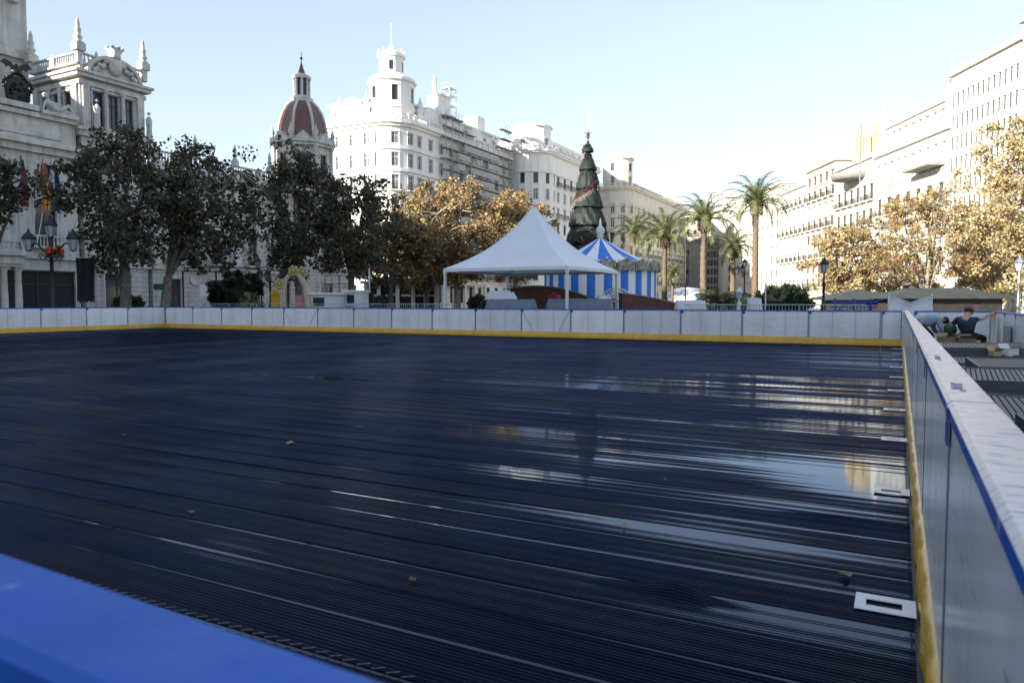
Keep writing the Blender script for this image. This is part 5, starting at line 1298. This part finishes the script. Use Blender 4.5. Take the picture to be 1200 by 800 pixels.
b=MB(); b.box(-.1,.45,.1,.3,0,1.9,0); b.box(.46,.6,.1,.3,0,1.8,1); b.build('doorway',[mat('pink_panel',(.40,.14,.14),.7),frame_dark],r,org=(0,0,0))
x,y=G(323,47); b=MB(); b.box(x-.2,x+.2,y-.2,y+.2,0,1.95); b.box(x-.25,x+.25,y-.25,y+.25,1.95,2.05); b.lathe((x,y,2.05),[(.15,0),(.2,.1),(0,.35)],8); tag(b.build('yellow_post',mat('amber_plastic',(.55,.28,.02),.5),org=(x,y,0)),'short amber post box left of the bent arch','post')
# blue steel trestle and white sagging tarp
x,y=G(1008,31); r=root('blue_trestle',(x,y,0),'low blue painted steel trestle behind the far boards on the right','trestle',None,YAW)
b=MB()
for s in(-1.1,-.3,.4): b.box(s,s+.08,-.05,.05,0,1.62)
b.box(-1.2,.7,-.06,.06,1.45,1.52); b.box(-1.2,.7,-.06,.06,1.25,1.3); b.tube([(-1.1,0,1.0),(-.3,0,1.6)],.03,5); b.tube([(-.1,0,1.35),(1.0,0,1.6)],.03,5); b.build('frame',blue_paint,r,org=(0,0,0))
x,y=G(1067,30); r=root('sagging_tarp',(x,y,0),'white tarp sagging between two short posts behind the right corner of the rink','tarpaulin',None,YAW)
b=MB(); n=20; vs=[]
for i in range(n+1):
    t=-1+2*i/n; top=1.78-.30*(1-abs(t))**1.0; wd=.92+.12*0
    for j in range(9):
        u=j/8; vs.append((t*(.85+.12*u),.06*math.sin(t*5+u*3)+.05*math.sin(u*9),top*(1-u)+.55*u))
for i in range(n):
    for j in range(8): b.f.append((i*9+j,i*9+j+1,(i+1)*9+j+1,(i+1)*9+j)); b.m.append(0); b.sm.append(True)
b.v=vs; b.build('cloth',tarp_white,r,org=(0,0,0))
for s in(-.88,.88): b=MB(); b.tube([(s,.03,0),(s,.03,1.86)],.035,6); b.build('post',white_paint,r,org=(0,0,0))
# long kiosk on the right
def kiosk(px0,px1,D,h,label,dep=5):
    a,c=G(px0,D),G(px1,D); L_=math.hypot(c[0]-a[0],c[1]-a[1]); r=root('kiosk',((a[0]+c[0])/2,(a[1]+c[1])/2,0),label,'kiosk',None,YAW)
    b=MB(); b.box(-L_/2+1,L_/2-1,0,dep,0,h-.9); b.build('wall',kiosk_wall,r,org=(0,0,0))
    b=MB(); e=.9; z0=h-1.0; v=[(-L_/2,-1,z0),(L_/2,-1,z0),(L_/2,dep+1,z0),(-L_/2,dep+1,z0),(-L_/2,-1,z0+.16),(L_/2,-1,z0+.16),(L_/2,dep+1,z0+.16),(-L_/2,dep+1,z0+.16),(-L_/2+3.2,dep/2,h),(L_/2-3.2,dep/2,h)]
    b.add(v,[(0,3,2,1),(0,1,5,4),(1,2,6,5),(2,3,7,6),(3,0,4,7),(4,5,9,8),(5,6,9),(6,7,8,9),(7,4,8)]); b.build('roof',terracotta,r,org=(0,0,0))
    b=MB(); k=-L_/2+1.4
    while k<L_/2-2.5:
        b.box(k,k+1.6,-.04,-.003,.9,h-1.35,0); b.box(k-.05,k+1.65,-.06,-.042,.8,.88,1); k+=2.3
    b.build('shutter',[mat('shutter_brown',(.035,.03,.027),.5,var=.5,vscale=2),frame_dark],r,org=(0,0,0))
kiosk(1040,1188,66,2.75,'long low kiosk with dark walls and grey green hipped roof behind the workers')
kiosk(976,1062,70,2.65,'second low kiosk adjoining on the left with patched grey roof')
# bright white inflatable mound and distant market row
x,y=G(806,88); r=root('white_dome_tent',(x,y,0),'bright white rounded tent mound between the palm trunks','tent'); b=MB()
b.lathe((0,0,0),[(3.6,0),(3.5,1.2),(2.8,2.3),(1.5,3.0),(0,3.2)],18); b.build('cover',white_paint,r,org=(0,0,0))
b=MB(); b.lathe((-3.0,.5,0),[(2,0),(1.9,.8),(1.2,1.5),(0,1.8)],14); b.build('side_cover',white_paint,r,org=(0,0,0))
lump('covered_stack',790,828,44,0,1.58,tarp_white,'low white covered stack behind the boards between palms and ramp','covered stack',9,1.0,.03)
lump('covered_stack',876,892,40,0,1.68,tarp_white,'small pale crate bundle on the barrier line below the tallest palm','covered stack',10,.7,.04)
# black banner by the portico
x,y=G(101,44); r=root('banner',(x,y,0),'black hanging banner on a pole beside the large dark tree','banner',None,YAW)
b=MB(); b.tube([(.62,0,0),(.62,0,4.2)],.05,6); b.tube([(-.6,0,4.1),(.62,0,4.1)],.03,6); b.build('pole',galv,r,org=(0,0,0))
b=MB(); vs=[];n=16
for i in range(n+1):
    for j in range(9): vs.append((-.55+1.1*i/n,.06*math.sin(i*.9+j*.4),4.08-2.55*j/8-(.12*(i%3==0) if j==8 else 0)))
b.v=vs
for i in range(n):
    for j in range(8): b.f.append((i*9+j,i*9+j+1,(i+1)*9+j+1,(i+1)*9+j)); b.m.append(0); b.sm.append(True)
b.build('cloth',mat('black_cloth',(.008,.008,.012),.9),r,org=(0,0,0))
# white notice and dark doors near the wing
x,y=G(240,78); b=MB(); b.box(-.03,.03,-.6,.6,2.0,3.3); b.box(-.035,.02,-.65,-.61,0,3.3); b.box(-.035,.02,.61,.65,0,3.3); o=b.build('notice_board',[poster_col],org=(0,0,0)); o.location=(x,y,0); tag(o,'plain white notice board standing before the town hall wing','notice board')

# ================= WALKWAY GRIDS
def grid_panel(L_,Wd,h):
    r=bpy.data.objects.new('grid_panel',None); COL.objects.link(r); b=MB(); t=.05
    b.box(0,Wd,0,t,h-.12,h+.01); b.box(0,Wd,L_-t,L_,h-.12,h+.01); b.box(0,t,t,L_-t,h-.12,h+.01); b.box(Wd-t,Wd,t,L_-t,h-.12,h+.01); b.box(t,Wd-t,L_/2-.03,L_/2+.03,h-.10,h-.035)
    b.build('frame',grid_plastic,r,org=(0,0,0)); b=MB(); n=int(Wd/.062)
    for i in range(1,n): b.box(Wd*i/n-.024,Wd*i/n+.024,t,L_-t,h-.035,h)
    b.build('slats',grid_plastic,r,org=(0,0,0))
    for sx in(.02,Wd-.1):
        for sy in(.1,L_-.18): q=MB(); q.box(sx,sx+.07,sy,sy+.07,0,h-.122); q.build('leg',galv,r,org=(0,0,0))
    return r
gp=grid_panel(1.95,1.75,.42); rr=random.Random(5)
lbl=['nearest','second','third','fourth','fifth','sixth','seventh','eighth']
for k in range(8):
    o=gp if k==0 else copy_tree(gp)
    o.location=(.62+rr.uniform(-.03,.05)+(.1 if k%2 else 0),3.2+k*2.35,.02); o.rotation_euler=(rr.uniform(-.015,.03),rr.uniform(-.01,.02),rr.uniform(-.03,.03))
    tag(o,'grey slatted grid platform beyond the right rail, %s from the camera'%lbl[k],'platform','slatted grid platforms on the walkway')
for n_,(k,dx,dz,rz_) in enumerate([(1,.25,.10,.05),(3,-.1,.11,-.06),(4,.35,.10,.04),(6,.05,.12,-.03)]):
    o=copy_tree(gp); o.location=(.72+dx,3.5+k*2.35,.02+dz); o.rotation_euler=(.02,-.015,rz_); o.scale=(.9,.8,1)
    tag(o,'smaller dark grid rack stacked askew on the platforms, %s from the camera'%lbl[n_],'platform','slatted grid platforms on the walkway')
def rail_beam(y,label):
    b=MB(); b.tube([(.5,y,.62),(.55,y+2.2,.58)],.035,6); tag(b.build('loose_pipe',galv,org=(.5,y,.6)),label,'pipe')
rail_beam(8.3,'pale loose pipe lying on the platform edge close to the right rail')
b=MB(); hose=[(1.2+.42*math.sin(i*.33),11.9+.006*i+.30*math.cos(i*.33),.475+.012*math.sin(i)) for i in range(64)]; b.tube(hose,.016,6); tag(b.build('hose',iron,org=(1,12,.45)),'coiled dark hose on the slatted platform','hose')
def crate(px,D,z,s,label,m=cardboard):
    x,y=G(px,D); r=root('cardboard_box',(x,y,z),label,'box',None,YAW+random.uniform(-.3,.3)); w,d,h=s
    b=MB(); b.box(-w/2,w/2,-d/2,-d/2+.012,0,h); b.box(-w/2,w/2,d/2-.012,d/2,0,h); b.box(-w/2,-w/2+.012,-d/2+.012,d/2-.012,0,h); b.box(w/2-.012,w/2,-d/2+.012,d/2-.012,0,h); b.box(-w/2+.012,w/2-.012,-d/2+.012,d/2-.012,0,.02); b.build('body',m,r,org=(0,0,0))
    b=MB(); b.add([(-w/2,-d/2,h),(w/2,-d/2,h),(w/2,-d/2-.1,h+.06),(-w/2,-d/2-.1,h+.06)],[(0,1,2,3)]); b.add([(-w/2,d/2,h),(w/2,d/2,h),(w/2,d/2+.06,h+.09),(-w/2,d/2+.06,h+.09)],[(0,3,2,1)]); b.build('flap',m,r,org=(0,0,0))
crate(1111,19.6,.42,(.36,.25,.16),'open cardboard box in front of the worker in the pale shirt')
crate(1133,19.4,.42,(.42,.26,.14),'low wooden box left of the navy shirted worker',mat('wood_box',(.25,.19,.13),.8,var=.3,vscale=5))
crate(1168,14.5,.44,(.16,.16,.10),'small yellow tinted box on the slatted platform',mat('yellow_box',(.36,.28,.14),.7))
crate(1185,14.5,.44,(.24,.2,.15),'white carton on the slatted platform at the right edge',mat('white_box',(.55,.55,.55),.7))
# green bag near worker
x,y=G(1114,21.2); b=MB(); b.blob((x,y,.72),(.19,.15,.17),0,12,8,.12); b.tube([(x-.08,y,.86),(x,y,.93),(x+.08,y,.86)],.02,6); tag(b.build('green_bag',mat('green_bag_cloth',(.02,.09,.03),.7),org=(x,y,.45)),'dark green bag between the two crouching workers','bag')
x,y=G(1114,21.6); b=MB(); b.box(x-.3,x+.3,y-.25,y+.35,.02,.46); b.box(x-.32,x+.32,y-.27,y+.37,.44,.47); tag(b.build('support_block',grid_plastic,org=(x,y,0)),'grey block carrying the green bag on the walkway','block')

# ================= PEOPLE
def skinmesh(name,verts,edges,rad,m,parent,sub=2,rootv=0):
    me=bpy.data.meshes.new(name); me.from_pydata(verts,edges,[]); o=bpy.data.objects.new(name,me); COL.objects.link(o)
    md=o.modifiers.new('s','SKIN')
    for i,v in enumerate(me.skin_vertices[0].data):
        r=rad[i]; v.radius=(r,r) if not hasattr(r,'__len__') else r; v.use_root=(i==rootv)
    md.use_smooth_shade=True
    sb=o.modifiers.new('b','SUBSURF'); sb.levels=sub; sb.render_levels=sub
    dg=bpy.context.evaluated_depsgraph_get(); nm=bpy.data.meshes.new_from_object(o.evaluated_get(dg)); o.modifiers.clear(); o.data=nm; nm.materials.clear(); nm.materials.append(m)
    nm.polygons.foreach_set('use_smooth',[True]*len(nm.polygons)); o.parent=parent; o.name=name; return o
def person(loc,rz,J,label,shirt,sleeves,hat=None):
    r=root('person',loc,label,'person',None,rz)
    V=[J['hip'],J['chest'],J['neck'],J['headlow'],J['head']]; R=[.14,.15,.06,.085,.10]; E=[(0,1),(1,2),(2,3),(3,4)]
    for s in('L','R'):
        n=len(V); V+=[J['sh'+s],J['el'+s],J['wr'+s],J['pa'+s]]; R+=[.07,.05,.033,.04]; E+=[(1,n),(n,n+1),(n+1,n+2),(n+2,n+3)]
        pa=Vector(J['pa'+s]); wr=Vector(J['wr'+s]); d=(pa-wr).normalized(); side=d.cross(Vector((0,1,.2))).normalized()
        for k in range(4):
            m=len(V); base=pa+side*(k-1.5)*.021+d*.02; V+=[tuple(base+d*.035),tuple(base+d*(.075-.008*abs(k-1.3))+Vector((0,0,-.015)))]; R+=[.0095,.008]; E+=[(n+3,m),(m,m+1)]
        m=len(V); V+=[tuple(pa-side*.045+d*.01),tuple(pa-side*.06+d*.045)]; R+=[.011,.009]; E+=[(n+3,m),(m,m+1)]
        n=len(V); V+=[J['th'+s],J['kn'+s],J['an'+s],J['to'+s]]; R+=[.095,.065,.045,.04]; E+=[(0,n),(n,n+1),(n+1,n+2),(n+2,n+3)]
    skinmesh('body',V,E,R,skin,r)
    # clothing
    V=[J['chest'],tuple(Vector(J['neck'])*.6+Vector(J['chest'])*.4),tuple(Vector(J['hip']).lerp(Vector(J['chest']),.45)),tuple(Vector(J['hip']).lerp(Vector(J['chest']),-.06))]; R=[.205,.11,.19,.18]; E=[(0,1),(0,2),(2,3)]
    for s in('L','R'):
        n=len(V); sh=Vector(J['sh'+s]); el=Vector(J['el'+s]); V+=[tuple(sh),tuple(sh.lerp(el,sleeves))]; R+=[.092,.075]; E+=[(0,n),(n,n+1)]
        if sleeves>.95: V.append(tuple(el.lerp(Vector(J['wr'+s]),.85))); R.append(.05); E.append((n+1,n+2))
    skinmesh('shirt',V,E,R,shirt,r)
    V=[J['hip'],tuple(Vector(J['hip']).lerp(Vector(J['chest']),.38))]; R=[.172,.15]; E=[(0,1)]
    for s in('L','R'):
        n=len(V); V+=[J['th'+s],J['kn'+s],tuple(Vector(J['kn'+s]).lerp(Vector(J['an'+s]),.93))]; R+=[.118,.088,.066]; E+=[(0,n),(n,n+1),(n+1,n+2)]
    skinmesh('trousers',V,E,R,trouser,r)
    for s in('L','R'):
        an=Vector(J['an'+s]); to=Vector(J['to'+s]); skinmesh('shoe',[tuple(an),tuple(an.lerp(to,.5)-Vector((0,0,.01))),tuple(to)],[(0,1),(1,2)],[.055,.052,.042],iron,r)
    h=Vector(J['head']); f=Vector(J['face']).normalized(); up=(h-Vector(J['headlow'])).normalized()
    b=MB(); b.blob(tuple(h+up*.035-f*.02),(.112,.118,.105),0,14,10,.03); b.build('hair',hair,r,org=(0,0,0))
    side=f.cross(up).normalized(); b=MB(); c=h-up*.03+f*.085
    b.blob(tuple(c+f*.02-up*.01),(.018,.018,.026),0,8,6,0)
    b.tube([tuple(c-up*.055-side*.025+f*.006),tuple(c-up*.055+side*.025+f*.006)],.007,5,1)
    for s in(-1,1): b.blob(tuple(c+up*.02+side*.033*s+f*.004),.012,2,8,6,0); b.blob(tuple(h-up*.03+side*.103*s),(.018,.018,.03),0,6,6,0)
    b.build('face',[skin,red_cloth,hair],r,org=(0,0,0))
    if hat:
        b=MB(); hc=h+up*.05
        rx=up.to_track_quat('Z','Y').to_matrix(); vs=[]; n=16; pr=[(.128,-.02),(.13,.02),(.115,.07),(.07,.105),(0,.118)]
        for rr_,zz in pr:
            for k in range(n): a=2*PI*k/n; vs.append(tuple(hc+rx@Vector((rr_*math.cos(a),rr_*math.sin(a),zz))))
        b.add(vs,[(i*n+k,i*n+(k+1)%n,(i+1)*n+(k+1)%n,(i+1)*n+k) for i in range(4) for k in range(n)],0,True)
        p=hc+f*.12; b.add([tuple(p-side*.09),tuple(p+side*.09),tuple(p+side*.06+f*.09-up*.01),tuple(p-side*.06+f*.09-up*.01)],[(0,1,2,3)]); b.build('cap',hat,r,org=(0,0,0))
x,y=G(1090,21.4)
J1=dict(hip=(-.34,.05,.83),chest=(.08,.02,1.04),neck=(.27,0,1.02),headlow=(.34,0,.98),head=(.42,-.01,.96),face=(.35,-.1,-1),
 shL=(.16,-.17,.97),elL=(.24,-.22,.68),wrL=(.36,-.1,.50),paL=(.41,-.06,.47),shR=(.16,.19,.97),elR=(.28,.25,.70),wrR=(.42,.18,.52),paR=(.47,.16,.49),
 thL=(-.30,-.10,.78),knL=(.02,-.16,.50),anL=(-.28,-.18,.11),toL=(-.10,-.2,.06),thR=(-.30,.16,.78),knR=(.04,.22,.48),anR=(-.24,.24,.11),toR=(-.06,.26,.06))
person((x,y,.0),YAW,J1,'person in a pale blue grey shirt bent forward over the walkway, head down',shirt_grey,1.0)
x,y=G(1137,20.8)
J2=dict(hip=(-.02,.0,.58),chest=(-.06,.10,.94),neck=(.04,.17,1.09),headlow=(.08,.21,1.15),head=(.12,.24,1.22),face=(.7,1,-.7),
 shL=(-.28,.12,.99),elL=(-.34,.36,.76),wrL=(-.14,.50,.62),paL=(-.09,.53,.59),shR=(.20,.10,1.00),elR=(.48,.16,1.02),wrR=(.72,.22,1.15),paR=(.79,.24,1.17),
 thL=(-.12,.06,.52),knL=(-.08,.46,.46),anL=(-.18,.22,.11),toL=(-.12,.42,.06),thR=(.10,.05,.53),knR=(.52,.12,.48),anR=(.36,.02,.11),toR=(.52,.05,.06))
person((x,y,.0),YAW,J2,'person in a navy t-shirt and red cap crouching and reaching right to the outer board',shirt_navy,.55,red_cloth)

# ================= LIGHT, SKY, CAMERA
SUN_AZ=math.radians(203); SUN_EL=math.radians(17)       # compass style: x=sin, y=cos
sd=Vector((math.sin(SUN_AZ)*math.cos(SUN_EL),math.cos(SUN_AZ)*math.cos(SUN_EL),math.sin(SUN_EL)))
w=bpy.data.worlds.new('World'); S.world=w; w.use_nodes=True; nt=w.node_tree; bg=nt.nodes['Background']
sky=nt.nodes.new('ShaderNodeTexSky'); sky.sky_type='NISHITA'; sky.sun_disc=False; sky.sun_elevation=SUN_EL; sky.sun_rotation=SUN_AZ
sky.air_density=1.0; sky.dust_density=.4; sky.ozone_density=2.2; sky.altitude=10
vm=nt.nodes.new('ShaderNodeVectorMath'); vm.operation='MULTIPLY'; vm.inputs[1].default_value=(.15/.33,)*3
gm_=nt.nodes.new('ShaderNodeGamma'); gm_.inputs[1].default_value=.54
vm2=nt.nodes.new('ShaderNodeVectorMath'); vm2.operation='MULTIPLY'; vm2.inputs[1].default_value=(.30/.15,)*3
nt.links.new(sky.outputs[0],vm.inputs[0]); nt.links.new(vm.outputs[0],gm_.inputs[0]); nt.links.new(gm_.outputs[0],vm2.inputs[0]); hs=nt.nodes.new('ShaderNodeHueSaturation'); hs.inputs['Saturation'].default_value=.86; hs.inputs['Hue'].default_value=.508; nt.links.new(vm2.outputs[0],hs.inputs['Color']); nt.links.new(hs.outputs[0],bg.inputs[0]); bg.inputs[1].default_value=.135
sl=bpy.data.lights.new('sun','SUN'); sl.energy=5.0; sl.angle=math.radians(.5); sl.color=(1,.90,.76)
so_=bpy.data.objects.new('sun',sl); COL.objects.link(so_); so_.rotation_euler=sd.to_track_quat('Z','Y').to_euler(); so_.location=(0,0,80)
cam=bpy.data.cameras.new('camera'); co=bpy.data.objects.new('camera',cam); COL.objects.link(co); S.camera=co
cam.sensor_width=36; cam.lens=860/1200*36; cam.clip_start=.05; cam.clip_end=3000
co.location=(0,0,HC); co.rotation_euler=(PI/2-PITCH,math.radians(.0),YAW)
cam.dof.use_dof=True; cam.dof.focus_distance=14; cam.dof.aperture_fstop=4.5
vs_=S.view_settings; vs_.view_transform='Standard'; vs_.look='None'; vs_.gamma=1; vs_.exposure=1.62; vs_.use_curve_mapping=False
S.cycles.max_bounces=6
vs_.use_white_balance=True; vs_.white_balance_temperature=6350; vs_.white_balance_tint=9
